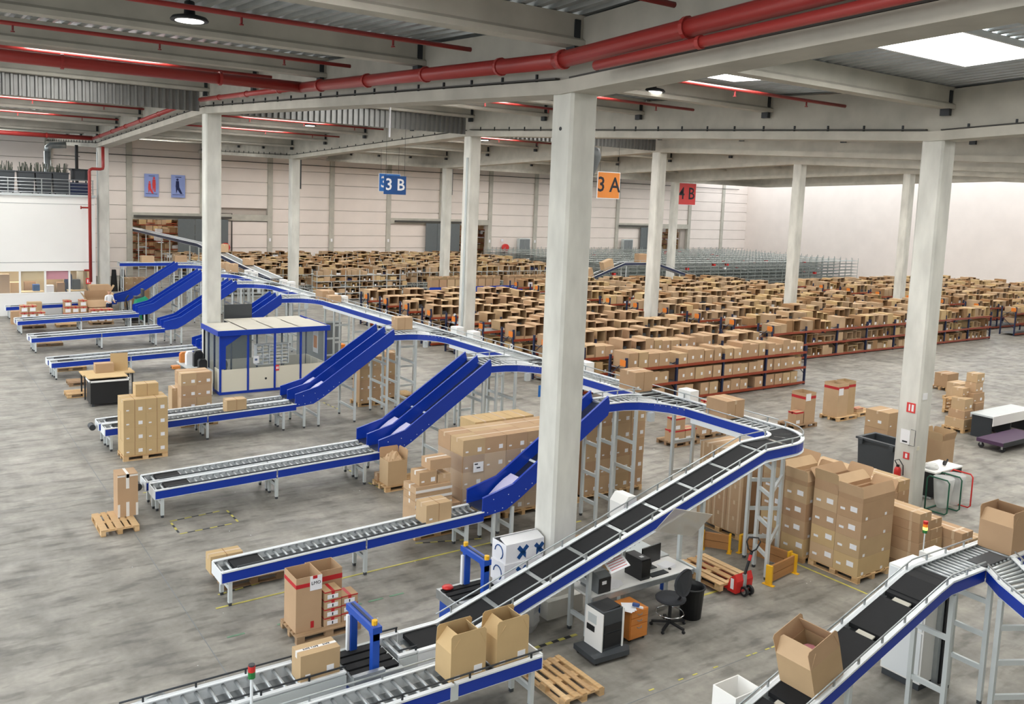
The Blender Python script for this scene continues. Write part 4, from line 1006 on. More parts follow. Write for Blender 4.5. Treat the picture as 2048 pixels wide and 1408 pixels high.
# pile of long taped cartons
def longpile(x, y, rows, where):
    pallet(x, y, f'pallet under {where}', 'y', m='wood_old', w=1.2, d=0.95)
    z = 0.146
    for k, (h, n) in enumerate(rows):
        for i in range(n):
            c = carton(x+0.02+i*0.46, y+0.03+R.uniform(0, 0.05), z, 0.45, 1.1, h-0.004, f'long taped carton, {ORD[k]} layer, {ORD[i]} across, {where}', where, m='cardboard', marks=0)
            for dy in (0.18, 0.86): link('tape_strip', shared(('lt', h), lambda: G().box(-0.003, 0.45, 0, 0.06, 0.01, h-0.001).mesh('tape_strip', 'tape_clear')), c, (0, dy, 0))
        z += h
longpile(17.98, 9.92, ((0.26, 2), (0.26, 2), (0.24, 2), (0.2, 2), (0.22, 1)), 'pile behind the labelled stacks')
longpile(18.98, 9.5, ((0.26, 2), (0.24, 2), (0.2, 1)), 'low pile beside the roller curve')
longpile(18.72, 11.2, ((0.28, 2), (0.28, 2), (0.28, 2), (0.26, 2), (0.26, 2)), 'high pile in front of the dark bin')
# carton and old pallet at the nearest lane end
pallet(4.95, 16.42, 'weathered pallet beside the nearest lane end', 'x', m='wood_old')
carton(4.84, 16.94, 0.146, 0.64, 0.34, 0.36, 'tan carton on the weathered pallet at the nearest lane end', m='cardboard_tan', strap=True, marks=0)
# the LMO pallet
pallet(5.38, 13.72, 'old pallet under the tall open cartons with red tape', 'x', m='wood_old')
o = open_carton(5.41, 13.86, 0.146, 0.47, 0.56, 0.98, 'tall open carton marked LMO with red tape band', (None,)*4, bands=((0.80, 0.87),))
link('paper_sheet', shared('lmo', lambda: G().box(0.25, 0.47, -0.008, -0.004, 0.72, 0.98).mesh('paper_sheet', 'paper_white')), o)
text(o, 'LMO', 0.085, V((5.41+0.36, 13.86-0.010, 0.146+0.85)), FACE_Y, 'ink')
link('tape_patch', shared('lmo2', lambda: G().box(0.30, 0.38, -0.012, -0.004, 0.93, 0.985).box(0.27, 0.33, -0.004, 0, 0.04, 0.16).mesh('tape_patch', 'tape_red')), o)
open_carton(5.90, 14.22, 0.146, 0.52, 0.5, 0.86, 'tall open carton with red tape band behind the small red-taped ones', (None,)*4, bands=((0.66, 0.75),))
for i, (x, n) in enumerate(((5.93, 4), (6.26, 3))):
    for k in range(n):
        c = carton(x, 13.84+i*0.02, 0.146+k*0.16, 0.31, 0.32, 0.157, f'small carton with red tape and white label, {ORD[k]} of the {"four-high" if i == 0 else "three-high"} pile', 'small red-taped cartons by the LMO box', red=True, marks=0)
        link('paper_label', plate(0.2, 0.075, 'y', 'paper_white'), c, (0.05, -0.001, 0.02)); link('barcode', plate(0.02, 0.05, 'y', 'ink'), c, (0.14, -0.005, 0.03))
# cartons riding on the conveyors
carton(9.02, 15.75, zl(9.3)+0.004, 0.62, 0.46, 0.43, 'carton halfway down the nearest roller lane', strap=True, marks=1)
carton(8.22, 27.04, zl(8.5)+0.004, 0.62, 0.42, 0.40, 'carton on the near lane in front of the cabin', strap=True, marks=0)
for y, w, d, h, lab in ((13.35, 0.6, 0.62, 0.42, 'carton on the sorter just past the bend'), (16.42, 0.62, 0.6, 0.52, 'tall carton on the sorter beside the storage racks'), (36.9, 0.58, 0.8, 0.42, 'carton on the sorter between the chutes and cabin'), (36.0, 0.5, 0.5, 0.3, 'smaller carton following on the sorter above the cabin'), (50.6, 0.55, 0.6, 0.5, 'carton far along the sorter'), (52.5, 0.5, 0.6, 0.42, 'second carton far along the sorter'), (54.6, 0.5, 0.5, 0.3, 'low carton near the sorter tail')):
    carton(15.46, y, ZT+0.005, w, d, h, lab, strap=(w > 0.55), marks=1)
carton(14.6, 28.0, ZT+0.005, 0.62, 0.45, 0.44, 'carton turning off the sorter onto the spur before the cabin', strap=True, marks=0)
for x, lab in ((12.3, 'carton on the sorter tail conveyor near the office block'), (14.3, 'second carton on the sorter tail conveyor')): carton(x, 58.0, ZT+0.005, 0.75, 0.5, 0.42, lab, marks=0)
carton(16.55, 56.0, 3.72, 0.55, 0.6, 0.5, 'carton riding down the rear conveyor', marks=0)
carton(16.62, 51.2, 3.3, 0.5, 0.55, 0.4, 'second carton riding down the rear conveyor', marks=0)
c = carton(4.48, 11.27, 0.785, 0.60, 0.34, 0.42, 'sealed carton with printed white tape waiting for the case sealer', wtape=True, marks=2, m='cardboard')
text(c, 'SAFE TAPE     SAFE', 0.05, V((4.48+0.30, 11.27+0.17, 0.785+0.4235)), (0, 0, 0), 'ink')
open_carton(6.30, 10.17, 0.806, 0.60, 0.44, 0.45, 'open tan carton on the front conveyor beside the case sealer', (-38, -25, -2, -6), fl=0.27, m='cardboard_tan', marks=1)
open_carton(7.10, 10.18, 0.806, 0.58, 0.44, 0.45, 'open tan carton at the end of the front conveyor', (-38, -25, -2, -6), fl=0.27, m='cardboard_tan', marks=1)
# loose pallets
pallet(8.18, 9.85, 'empty slatted pallet lying beside the front conveyor', 'y', m='wood_pallet', d=0.8, w=1.15, slim=True)
for i, (x, y, lab, m) in enumerate(((5.0, 39.6, 'flat pallet in front of the first lane beyond the cabin', 'wood_pallet'), (5.1, 36.5, 'flat grey pallet in front of the black bin', 'wood_old'), (5.0, 46.0, 'flat grey pallet beside the second far lane', 'wood_old'), (6.7, 51.9, 'pale slatted pallet between the two farthest lanes', 'wood_pallet'), (4.75, 34.5, 'pallet half hidden behind the black bin', 'wood_pallet'))):
    pallet(x, y, lab, 'x', m=m)
# far left red-taped cartons
for pi, (x, y, nx, nz) in enumerate(((5.0, 51.9, 3, 3), (8.4, 52.2, 3, 2), (7.3, 53.6, 3, 3))):
    where = ('red-taped load by the far lane end', 'red-taped load under the far lane', 'red-taped load by the worker')[pi]
    pallet(x, y, f'pallet under the {where}', 'x', detail=False, m='wood_old')
    for k in range(nz):
        for i in range(nx):
            if (pi, i, k) in ((0, 2, 2), (2, 1, 2)): continue
            c = carton(x+0.02+i*0.39, y+0.05, 0.146+k*0.36, 0.37, 0.6, 0.355, f'carton with red tape, {ORD[k]} layer, {ORD[i]} column, {where}', where, red=True, marks=0)
            link('paper_label', plate(0.26, 0.18, 'y', 'paper_white'), c, (0.05, -0.002, 0.06))
open_carton(8.55, 54.2, 0.0, 1.15, 0.9, 1.15, 'big open carton beside the man in the white shirt', (30, 40, 150, -5), fl=0.45)
open_carton(8.9, 55.15, 0.0, 1.1, 0.55, 1.5, 'big open carton behind the other one by the worker', (20, 30, -5, 20), fl=0.4)
carton(4.75, 53.8, 0.0, 0.5, 0.5, 0.7, 'carton standing on the floor by the farthest lane end', marks=0)
carton(5.55, 53.9, 0.0, 0.7, 0.5, 1.15, 'taller carton standing by the farthest lane', marks=0)
pallet(11.6, 59.6, 'pallet under the cartons below the sorter tail', detail=False)
stack(11.62, 59.62, 0.146, 3, 1, 4, 0.5, 0.7, 0.42, 'stack below the sorter tail', marks=1)
# open bag carton behind the wrapped load
pallet(10.24, 20.05, 'pallet holding the crumpled open carton by the double lane', detail=True)
o = open_carton(10.32, 20.1, 0.146, 0.56, 0.5, 0.66, 'open carton stuffed with crumpled brown paper by the double lane', (None, 5, None, 10), fl=0.26)
g = G(); n = 9
for a in range(n+1):
    for b in range(n+1): g.v.append((0.02+0.52*a/n, 0.02+0.46*b/n, 0.62+0.22*math.sin(math.pi*a/n)*math.sin(math.pi*b/n)+R.uniform(-0.05, 0.05)))
for a in range(n):
    for b in range(n): g.face((a*(n+1)+b, (a+1)*(n+1)+b, (a+1)*(n+1)+b+1, a*(n+1)+b+1))
link('crumpled_paper', g.mesh('crumpled_paper', 'cardboard'), o)
carton(10.28, 20.62, 0.146, 0.4, 0.2, 0.2, 'little white-labelled carton behind the crumpled-paper box', marks=2)
# stack beside the double chute
for k, (x, y, n) in enumerate(((13.6, 28.9, 2), (15.0, 29.4, 1))):
    pallet(x-0.02, y-0.02, f'{ORD[k]} pallet under cartons beyond the double chute', detail=False)
    stack(x, y, 0.146, n, 1, 4, 0.5, 0.6, 0.42, ('stack beyond the double chute', 'brown stack next to it under the sorter')[k], marks=2)
# ------------------------------------------------------------------ second incline beside the camera
YR0, YR1 = 6.50, 7.14
def zr(x): return 2.33 if x >= 12.6 else 2.33-(12.6-x)*0.318
t = thing('second_incline', 'black-belted incline conveyor beside the white electrical cabinet', 'conveyor', (9.0, 6.8, 0))
pn = [(7.6, YR0, zr(7.6)), (12.45, YR0, zr(12.45)-0.03), (12.75, YR0, 2.33), (13.70, YR0, 2.33)]
pf = [(7.6, YR1, zr(7.6)), (12.45, YR1, zr(12.45)-0.03), (12.75, YR1, 2.33), (19.0, YR1, 2.33)]
rail(t, pn, 1); rail(t, pf, -1, blue=False); rail(t, [(14.55, YR0, 2.33), (19.0, YR0, 2.33)], 1)
guard(t, pn, 0.0, 0.13, 0.55); guard(t, pf[:2]+[(12.75, YR1, 2.33), (14.5, YR1, 2.33)], 0.0, 0.13, 0.55)
x = 7.7; ymr = (YR0+YR1)/2
while x < 12.2:
    part(t, 'belt', G().sweep([(x, ymr, zr(x)-0.01), (x+0.74, ymr, zr(x+0.74)-0.01)], [(-0.27, -0.05), (0.27, -0.05), (0.27, 0.015), (-0.27, 0.015)]), 'belt_rubber')
    part(t, 'transfer_plate', G().sweep([(x+0.76, ymr-0.03, zr(x+0.76)-0.03), (x+0.84, ymr-0.03, zr(x+0.84)-0.03)], [(-0.13, 0), (0.13, 0), (0.13, 0.02), (-0.13, 0.02)]), 'roof_cream')
    x += 0.86
part(t, 'belt', G().sweep([(12.08, ymr, zr(12.08)), (12.5, ymr, 2.3), (12.85, ymr, 2.325)], [(-0.27, -0.05), (0.27, -0.05), (0.27, 0.012), (-0.27, 0.012)]), 'belt_rubber')
rollers(t, [12.95+0.12*k for k in range(50)], YR0+0.02, YR1-0.02, lambda x: 2.335)
part(t, 'bed_pan', G().sweep([(x, ymr, z-0.16) for x, z in ((7.6, zr(7.6)), (12.5, zr(12.5)), (12.8, 2.33), (19, 2.33))], [(-0.3, 0), (0.3, 0), (0.3, 0.012), (-0.3, 0.012)]), 'galvanised')
part(t, 'divert_wheels', G().box(13.8, 14.5, YR0+0.05, YR1-0.3, 2.30, 2.345), 'dark_grey')
stand(t, ((14.05, YR0+0.05), (14.05, YR1-0.05)), 2.1, (0.6, 1.15, 1.7)); stand(t, ((12.9, YR0+0.04), (12.9, YR1-0.05)), 2.1, (0.55, 1.4)); stand(t, ((10.4, YR0+0.04), (10.4, YR1-0.05)), zr(10.4)-0.22, (0.55,)); stand(t, ((17.0, YR0+0.04), (17.0, YR1-0.05)), 2.1, (0.6, 1.2))
t = thing('merge_spur', 'curved roller spur merging into the second incline', 'conveyor', (13.4, 6.0, 0))
A = [(13.72, 6.47, 2.33), (13.36, 6.10, 2.33), (12.95, 5.55, 2.33), (12.6, 4.9, 2.33)]; B = [(14.55, 6.47, 2.33), (14.1, 6.0, 2.33), (13.75, 5.4, 2.33), (13.4, 4.75, 2.33)]
rail(t, A[::-1], -1); rail(t, B[::-1], 1, blue=False); guard(t, A[::-1], 0, 0.1, 0.4); guard(t, B[::-1], 0, 0.13, 0.5)
for k in range(16):
    u = k/15*3; j = min(int(u), 2); a = V(A[j]).lerp(V(A[j+1]), u-j); b = V(B[j]).lerp(V(B[j+1]), u-j)
    part(t, 'roller', G().cyl(a+V((0.02, 0, -0.02)), b+V((-0.02, 0, -0.02)), 0.03, 10), 'roller_steel', True)
stand(t, ((13.40, 6.08), (14.0, 5.75)), 2.1, (0.55, 1.1, 1.65))
EX, EY = 0.40, 0.30
t = thing('electrical_cabinet', 'tall white electrical cabinet under the second incline', 'cabinet', (13.4-EX, 7.3-EY, 0))
part(t, 'plinth', G().box(13.12, 13.78, 6.97, 7.63, 0, 0.12), 'dark_grey'); part(t, 'body', G().box(13.1, 13.8, 6.95, 7.65, 0.12, 1.95), 'white_paint')
part(t, 'door', G().box(13.08, 13.1, 6.98, 7.62, 0.16, 0.98).box(13.08, 13.1, 6.98, 7.62, 1.02, 1.92), 'white_rail', kind='stuff')
part(t, 'main_switch', G().box(13.06, 13.08, 7.22, 7.30, 1.62, 1.70), 'sign_red'); part(t, 'cable_duct', G().box(13.55, 13.68, 6.86, 6.95, 0.05, 2.1), 'black_plastic'); part(t, 'perforated_post', G().box(13.45, 13.53, 6.88, 6.95, 0.0, 2.1), 'galvanised'); t.location = (13.4, 7.3, 0)
o = open_carton(9.66, 6.54, zr(9.66)+0.015, 0.62, 0.56, 0.46, 'open carton with a pink bag riding up the second incline', (-38, -20, -3, 3), fl=0.26, marks=0, tilt=-math.atan(0.318))
g = G().lathe([(0.10, 0.30), (0.15, 0.36), (0.12, 0.42), (0.04, 0.45)], (0.34, 0.3, 0), 9); link('pink_bag', g.mesh('pink_bag', 'pink_bag', smooth=True), o)
open_carton(14.62, 6.56, 2.34, 0.60, 0.54, 0.46, 'open carton standing on the roller top of the second incline', (-38, -15, -3, 3), fl=0.24)
t = thing('white_tray', 'white plastic tray beside the foot of the second incline', 'tray', (9.15, 7.25, 0)); 
part(t, 'walls', G().box(8.9, 9.4, 7.2, 7.215, 1.0, 1.32).box(8.9, 9.4, 7.585, 7.6, 1.0, 1.32).box(8.9, 8.915, 7.215, 7.585, 1.0, 1.32).box(9.385, 9.4, 7.215, 7.585, 1.0, 1.32), 'white_paint')
part(t, 'floor_panel', G().box(8.9, 9.4, 7.2, 7.6, 0.985, 1.0), 'white_paint'); part(t, 'support_post', G().box(9.1, 9.2, 7.35, 7.45, 0, 0.985), 'grey_steel')
t = thing('signal_box', 'white control box with a red amber green signal light', 'signal light', (16.4, 8.7, 0))
part(t, 'box', G().box(16.2, 16.75, 8.45, 8.95, 0.85, 1.25), 'white_paint'); part(t, 'pole', G().cyl((16.25, 8.9, 1.25), (16.25, 8.9, 1.62), 0.012, 8), 'white_rail'); part(t, 'support_post', G().box(16.4, 16.5, 8.6, 8.7, 0, 0.85), 'grey_steel')
for k, m in enumerate(('lamp_green', 'lamp_lit', 'amber', 'lamp_red')): part(t, 'lens', G().cyl((16.25, 8.9, 1.62+k*0.06), (16.25, 8.9, 1.675+k*0.06), 0.045, 12), m)
t = thing('signal_pole', 'slim pole with a red and green light by the infeed', 'signal light', (3.72, 11.1, 0))
part(t, 'pole', G().cyl((3.72, 11.1, 0), (3.72, 11.1, 1.2), 0.022, 8), 'white_rail'); part(t, 'lens', G().cyl((3.72, 11.1, 1.2), (3.72, 11.1, 1.29), 0.05, 12), 'lamp_green'); part(t, 'lens', G().cyl((3.72, 11.1, 1.29), (3.72, 11.1, 1.37), 0.05, 12), 'lamp_red'); part(t, 'cap', G().cyl((3.72, 11.1, 1.37), (3.72, 11.1, 1.39), 0.045, 12), 'dark_grey')
t = thing('hand_rail', 'bent grey steel handrail at the lower edge of the view', 'railing', (2.55, 12.0, 0)); part(t, 'tube', G().tube([(2.1, 12.0, 0), (2.1, 12.0, 0.55), (2.25, 12.0, 0.7), (2.75, 12.0, 0.83), (2.8, 12.0, 0.78), (2.8, 12.0, 0)], 0.03, 8), 'galvanised', True)

# ------------------------------------------------------------------ case sealers
def sealer(x, y, label, x1, y1, table=True):
    t = thing('case_sealer', label, 'packing machine', (x, y, 0))
    part(t, 'base', G().box(x-0.02, x1+0.1, y-0.02, y1-0.1, 0.0, 0.10).box(x+0.05, x1, y, y1-0.05, 0.1, 0.58), 'blue_machine')
    part(t, 'base_cover', G().prism([(y-0.3, 0.05), (y-0.02, 0.05), (y-0.02, 0.56), (y-0.3, 0.42)], 'x', x+0.05, x1+0.12), 'blue_machine')
    part(t, 'table_frame', G().box(x, x1, y, y+0.06, 0.68, 0.745).box(x, x1, y1-0.06, y1, 0.68, 0.745).box(x, x+0.04, y+0.06, y1-0.06, 0.68, 0.745).box(x1-0.04, x1, y+0.06, y1-0.06, 0.68, 0.745).box(x, x1, y, y1, 0.58, 0.68), 'galvanised')
    n = 4; w = (y1-y-0.16)/n
    for k in range(n): part(t, 'drive_belt', G().box(x+0.03, x1-0.03, y+0.08+k*w+0.02, y+0.08+(k+1)*w-0.03, 0.73, 0.765), 'belt_rubber')
    part(t, 'side_guide', G().box(x-0.05, x+0.45, y-0.09, y-0.01, 0.78, 0.86), 'galvanised')
    return t
def gantry(t, x, ya, yb, z0, z1, knobs):
    for y in (ya, yb): part(t, 'column', G().box(x-0.055, x+0.055, y-0.05, y+0.05, z0, z1), 'blue_machine')
    part(t, 'crossbeam', G().box(x-0.075, x+0.075, ya-0.08, yb+0.1, z1, z1+0.10), 'blue_machine'); part(t, 'beam_channel', G().box(x-0.02, x+0.02, ya-0.02, yb+0.05, z1+0.1, z1+0.112), 'navy_paint')
    part(t, 'gusset', G().prism([(ya-0.05, z1-0.12), (ya+0.05, z1-0.12), (ya+0.13, z1), (ya-0.05, z1)], 'x', x-0.05, x+0.05), 'blue_machine')
    part(t, 'pneumatic_rod', G().box(x-0.10, x-0.06, yb-0.02, yb+0.04, z0, z1-0.05), 'white_rail')
    for y in knobs: part(t, 'adjuster_knob', G().cyl((x, y, z1+0.10), (x, y, z1+0.17), 0.045, 8), 'yellow_paint')
t = sealer(5.20, 11.02, 'blue case sealer with a gantry between infeed and incline belt', 6.0, 11.98)
gantry(t, 5.55, 11.10, 11.86, 0.76, 1.38, (11.12,))
t = sealer(7.74, 12.24, 'blue case sealer parked behind the incline belt', 8.75, 13.08)
gantry(t, 8.3, 12.36, 12.98, 0.76, 1.36, (12.32, 13.02)); part(t, 'red_glove', G().lathe([(0.06, 0.0), (0.11, 0.02), (0.09, 0.05), (0.03, 0.06)], (7.9, 12.95, 0.765), 8), 'lamp_red', True)
# white printed boxes stacked behind the belt
for k in range(4):
    x, y, z = 8.86+0.03*(k % 2), 12.52+0.02*k, 0.0+k*0.38
    if k == 3:
        o = open_carton(x, y, z, 0.86, 0.45, 0.36, 'white printed carton with lifted lid, top of the white stack', (None, None, -72, -66), fl=0.25, m='paper_white')
    else:
        o = carton(x, y, z, 0.86, 0.45, 0.378, f'white printed carton, {ORD[k]} layer of the white stack behind the belt', 'white stack behind the belt', m='paper_white', marks=0, tape=False)
    def xm():
        g = G()
        for s in (1, -1): g.mbox(Matrix.Translation((0.38, -0.004, 0.17)) @ Matrix.Rotation(s*0.8, 4, 'Y'), (0.30, 0.004, 0.08))
        for s in (1, -1): g.mbox(Matrix.Translation((0.75, -0.004, 0.17)) @ Matrix.Rotation(s*0.8, 4, 'Y'), (0.26, 0.004, 0.08))
        return g.mesh('printed_cross', 'sign_blue')
    link('printed_cross', shared('xm', xm), o)
    link('delivery_note', shared('dn', lambda: G().box(0.45, 0.68, -0.010, -0.006, 0.04, 0.2).mesh('delivery_note', 'paper_white')), o)
    link('printed_ring', shared('pr', lambda: G().tube([(-0.004, 0.22+0.13*math.cos(a*0.52), 0.17+0.13*math.sin(a*0.52)) for a in range(9)], 0.012, 5).mesh('printed_ring', 'sign_blue')), o)
solo('film_bundle', G().lathe([(0.30, 0.0), (0.36, 0.15), (0.33, 0.35), (0.37, 0.55), (0.3, 0.7)], (9.1, 12.35, 0), 9), 'plastic_bag', 'heap of clear plastic film under the belt beside the column', 'plastic film', (9.1, 12.35, 0))

# ------------------------------------------------------------------ packing desk
t = thing('packing_desk', 'long white workbench standing under the incline belt', 'table', (9.9, 11.3, 0))
part(t, 'top', G().box(9.95, 12.50, 11.36, 12.05, 0.72, 0.76), 'white_paint'); part(t, 'apron', G().box(9.95, 12.5, 11.34, 11.36, 0.66, 0.76), 'galvanised')
for x in (9.98, 12.42):
    for y in (11.38, 11.98): part(t, 'leg', G().box(x, x+0.06, y, y+0.06, 0, 0.72), 'grey_steel')
t = thing('side_table', 'grey table with blue legs behind the workbench', 'table', (11.4, 12.2, 0))
part(t, 'top', G().box(11.35, 12.6, 12.12, 12.95, 0.72, 0.75), 'grey_steel')
for x in (11.4, 12.5):
    for y in (12.16, 12.86): part(t, 'leg', G().box(x, x+0.06, y, y+0.06, 0, 0.72), 'blue_machine')
t = thing('label_printer', 'grey label printer on the workbench', 'printer', (10.25, 11.5, 0.76))
part(t, 'body', G().box(10.13, 10.42, 11.42, 11.92, 0.76, 1.06), 'mid_grey'); part(t, 'front_panel', G().box(10.14, 10.41, 11.40, 11.42, 0.77, 1.04), 'black_plastic'); part(t, 'lid', G().prism([(11.42, 1.06), (11.92, 1.06), (11.84, 1.12), (11.55, 1.12)], 'x', 10.13, 10.42), 'mid_grey'); part(t, 'display', G().box(10.2, 10.3, 11.393, 11.4, 0.93, 0.99), 'paper_white')
t = thing('computer_tower', 'black computer tower standing on the workbench', 'computer', (11.25, 11.5, 0.76))
part(t, 'case', G().box(11.2, 11.42, 11.45, 11.9, 0.76, 1.16), 'black_plastic'); part(t, 'front_bezel', G().box(11.2, 11.42, 11.435, 11.45, 0.78, 1.14), 'screen_black'); part(t, 'sticker', G().box(11.28, 11.36, 11.55, 11.62, 1.16, 1.163), 'paper_white')
t = thing('monitor', 'flat black monitor on the workbench', 'monitor', (11.75, 11.75, 0.76))
part(t, 'screen', G().mbox(Matrix.Translation((11.78, 11.8, 1.04)) @ Matrix.Rotation(0.12, 4, 'Z'), (0.54, 0.03, 0.34)), 'screen_black'); part(t, 'stand', G().box(11.74, 11.82, 11.81, 11.86, 0.77, 1.0), 'black_plastic'); part(t, 'foot', G().box(11.65, 11.9, 11.74, 11.92, 0.76, 0.775), 'black_plastic')
t = thing('keyboard', 'black keyboard in front of the monitor', 'keyboard', (11.7, 11.5, 0.76)); part(t, 'case', G().box(11.5, 11.93, 11.45, 11.6, 0.76, 0.775), 'black_plastic')
kg = G()
for a in range(14):
    for b in range(4): kg.box(11.51+a*0.03, 11.533+a*0.03, 11.46+b*0.034, 11.486+b*0.034, 0.775, 0.781)
part(t, 'keys', kg, 'dark_grey', kind='stuff')
t = solo('mouse', G().lathe([(0.03, 0), (0.034, 0.012), (0.022, 0.028), (0.006, 0.032)], (12.06, 11.56, 0.762), 12), 'black_plastic', 'black mouse beside the keyboard on a round pad', 'mouse', (12.06, 11.56, 0.762), smooth=True)
for x, y, w, d, rz, lab in ((10.62, 11.6, 0.36, 0.28, 0.2, 'white papers lying beside the label printer'), (12.12, 11.72, 0.3, 0.24, -0.3, 'loose white sheets at the end of the workbench'), (10.47, 10.98, 0.3, 0.24, 0.5, 'white sheets on the orange drawer unit')):
    z = 0.76 if y > 11.2 else 0.60
    t = thing('paper_pile', lab, 'paper', (x, y, z))
    for k in range(3): part(t, 'sheet', G().mbox(Matrix.Translation((x+0.02*k, y+0.015*k, z+0.004+0.004*k)) @ Matrix.Rotation(rz+0.25*k, 4, 'Z'), (w, d, 0.003)), 'paper_white')
t = thing('barcode_scanner', 'handheld barcode scanner on the orange drawer unit', 'scanner', (10.62, 10.9, 0.6)); part(t, 'head', G().mbox(Matrix.Translation((10.6, 10.92, 0.66)) @ Matrix.Rotation(0.5, 4, 'Z'), (0.06, 0.12, 0.05)), 'ink_blue'); part(t, 'grip', G().bar((10.6, 10.9, 0.64), (10.7, 10.84, 0.61), 0.04, 0.03), 'paper_white')
t = thing('drawer_unit', 'orange wooden drawer unit on castors', 'drawer unit', (10.4, 10.85, 0))
part(t, 'body', G().box(10.42, 10.85, 10.86, 11.36, 0.06, 0.58), 'orange_wood')
for z0, z1 in ((0.08, 0.32), (0.335, 0.45), (0.465, 0.565)):
    d = part(t, 'drawer', G().box(10.435, 10.835, 10.845, 10.86, z0, z1), 'orange_wood'); part(d, 'handle', G().tube([(10.58, 10.845, z1-0.04), (10.6, 10.825, z1-0.055), (10.67, 10.825, z1-0.055), (10.69, 10.845, z1-0.04)], 0.007, 6), 'mid_grey')
for x in (10.47, 10.8):
    for y in (10.91, 11.3): part(t, 'castor', G().cyl((x-0.012, y, 0.03), (x+0.012, y, 0.03), 0.03, 10), 'black_plastic')
t = thing('printer_cart', 'tall white and black laser printer on a grey wheeled base', 'printer', (9.85, 10.85, 0))
part(t, 'base', G().prism([(9.36, 10.55), (10.1, 10.5), (10.2, 10.62), (10.12, 10.78), (9.95, 10.85), (9.9, 11.12), (9.4, 11.16)], 'z', 0.06, 0.15), 'dark_grey')
part(t, 'body', G().box(9.62, 10.08, 10.68, 11.1, 0.15, 0.84), 'dark_grey'); part(t, 'side_cover', G().box(9.60, 9.62, 10.66, 11.12, 0.15, 0.82), 'white_paint'); part(t, 'white_strip', G().box(10.06, 10.09, 10.66, 10.68, 0.15, 0.84), 'white_paint')
part(t, 'output_tray', G().prism([(9.66, 0.84), (10.04, 0.84), (10.04, 0.875), (9.84, 0.85)], 'y', 10.72, 11.06), 'black_plastic'); part(t, 'vent_panel', G().box(9.592, 9.6, 10.82, 11.04, 0.58, 0.74), 'grey_steel'); part(t, 'control_panel', G().box(9.588, 9.6, 10.86, 11.06, 0.43, 0.53), 'black_plastic')
part(t, 'paper_drawer', G().box(9.66, 10.04, 10.668, 10.68, 0.2, 0.45).box(9.66, 10.04, 10.668, 10.68, 0.47, 0.6), 'black_plastic', kind='stuff')
for x, y in ((9.45, 10.6), (10.08, 10.6), (9.45, 11.08), (9.86, 11.04)): part(t, 'castor', G().cyl((x-0.015, y, 0.03), (x+0.015, y, 0.03), 0.03, 10), 'black_plastic')
def office_chair(x, y, label, m='fabric_dark', rz=0.0, ring=True, sz=0.52):
    t = link('office_chair', None, None, (x, y, 0), rz); tag(t, label, 'chair'); ORG[t.name] = V((x, y, 0))
    def L(nm, g, mm, sm=False): return link(nm, g.mesh(nm, mm, (0, 0, 0), sm), t)
    for k in range(5):
        a = k*2*math.pi/5+0.3; L('base_leg', G().bar((0, 0, 0.1), (0.27*math.cos(a), 0.27*math.sin(a), 0.07), 0.04, 0.03), 'black_plastic'); L('castor', G().cyl((0.27*math.cos(a)-0.012, 0.27*math.sin(a), 0.027), (0.27*math.cos(a)+0.012, 0.27*math.sin(a), 0.027), 0.027, 10), 'black_plastic')
    L('gas_lift', G().cyl((0, 0, 0.08), (0, 0, sz-0.03), 0.025, 10), 'black_plastic')
    if ring: L('foot_ring', G().tube([(0.21*math.cos(a*math.pi/12), 0.21*math.sin(a*math.pi/12), 0.26) for a in range(25)], 0.011, 6), 'chrome', True)
    L('seat', G().lathe([(0.18, -0.035), (0.225, -0.02), (0.235, 0.01), (0.21, 0.035), (0.05, 0.03)], (0, 0, sz), 18), m, True)
    g = G(); n = 18; pts = []
    for s in (0.0, 0.035):
        for i in range(n):
            a = 2*math.pi*i/n; px = 0.2*math.cos(a); pz = 0.23*math.sin(a); pts.append((px, 0.19+s+0.10*(1-(px/0.2)**2)*0.4, sz+0.36+pz))
    g.v += pts; g.face(tuple(range(n))); g.face(tuple(reversed(range(n, 2*n))))
    for i in range(n): g.face((i, (i+1) % n, n+(i+1) % n, n+i)[::-1])
    L('backrest', g, m); L('back_bar', G().bar((0, 0.12, sz-0.02), (0, 0.25, sz+0.25), 0.05, 0.02), 'black_plastic')
    return t
office_chair(11.5, 10.95, 'black swivel chair with chrome foot ring at the workbench', rz=math.radians(188), sz=0.5).scale = (1.22, 1.22, 1.12)
t = thing('waste_bin', 'black waste bin behind the swivel chair', 'bin', (12.15, 11.1, 0)); part(t, 'bucket', G().lathe([(0.2, 0.0), (0.24, 0.58), (0.26, 0.58), (0.26, 0.61), (0.235, 0.61), (0.22, 0.52), (0.19, 0.03)], (12.17, 11.06, 0), 18), 'black_plastic', True)
o = solo('instruction_sheet', G().mbox(Matrix.Translation((10.42, 11.3, 1.33)) @ Matrix.Rotation(0.5, 4, 'X') @ Matrix.Rotation(-0.25, 4, 'Y'), (0.42, 0.30, 0.006)), 'paper_white', 'white printed code sheet hung under the incline belt', 'paper', (10.42, 11.3, 1.33))
g = G()
for k in range(5): g.mbox(Matrix.Translation((10.42, 11.3, 1.33)) @ Matrix.Rotation(0.5, 4, 'X') @ Matrix.Rotation(-0.25, 4, 'Y') @ Matrix.Translation((0, -0.1+k*0.05, 0.004)), (0.34, 0.012, 0.001))
part(o, 'printed_lines', g, 'tape_red', kind='stuff'); part(o, 'string', G().cyl((10.42, 11.36, 1.36), (10.42, 11.36, zb(10.42)-0.2), 0.004, 4), 'cable_dark')
pallet(11.3, 13.2, 'pallet carrying the flattened brown carton behind the workbench', 'x'); open_carton(11.35, 13.25, 0.146, 1.1, 0.7, 0.55, 'low wide open carton on a pallet behind the workbench', (None, None, None, None), m='cardboard')
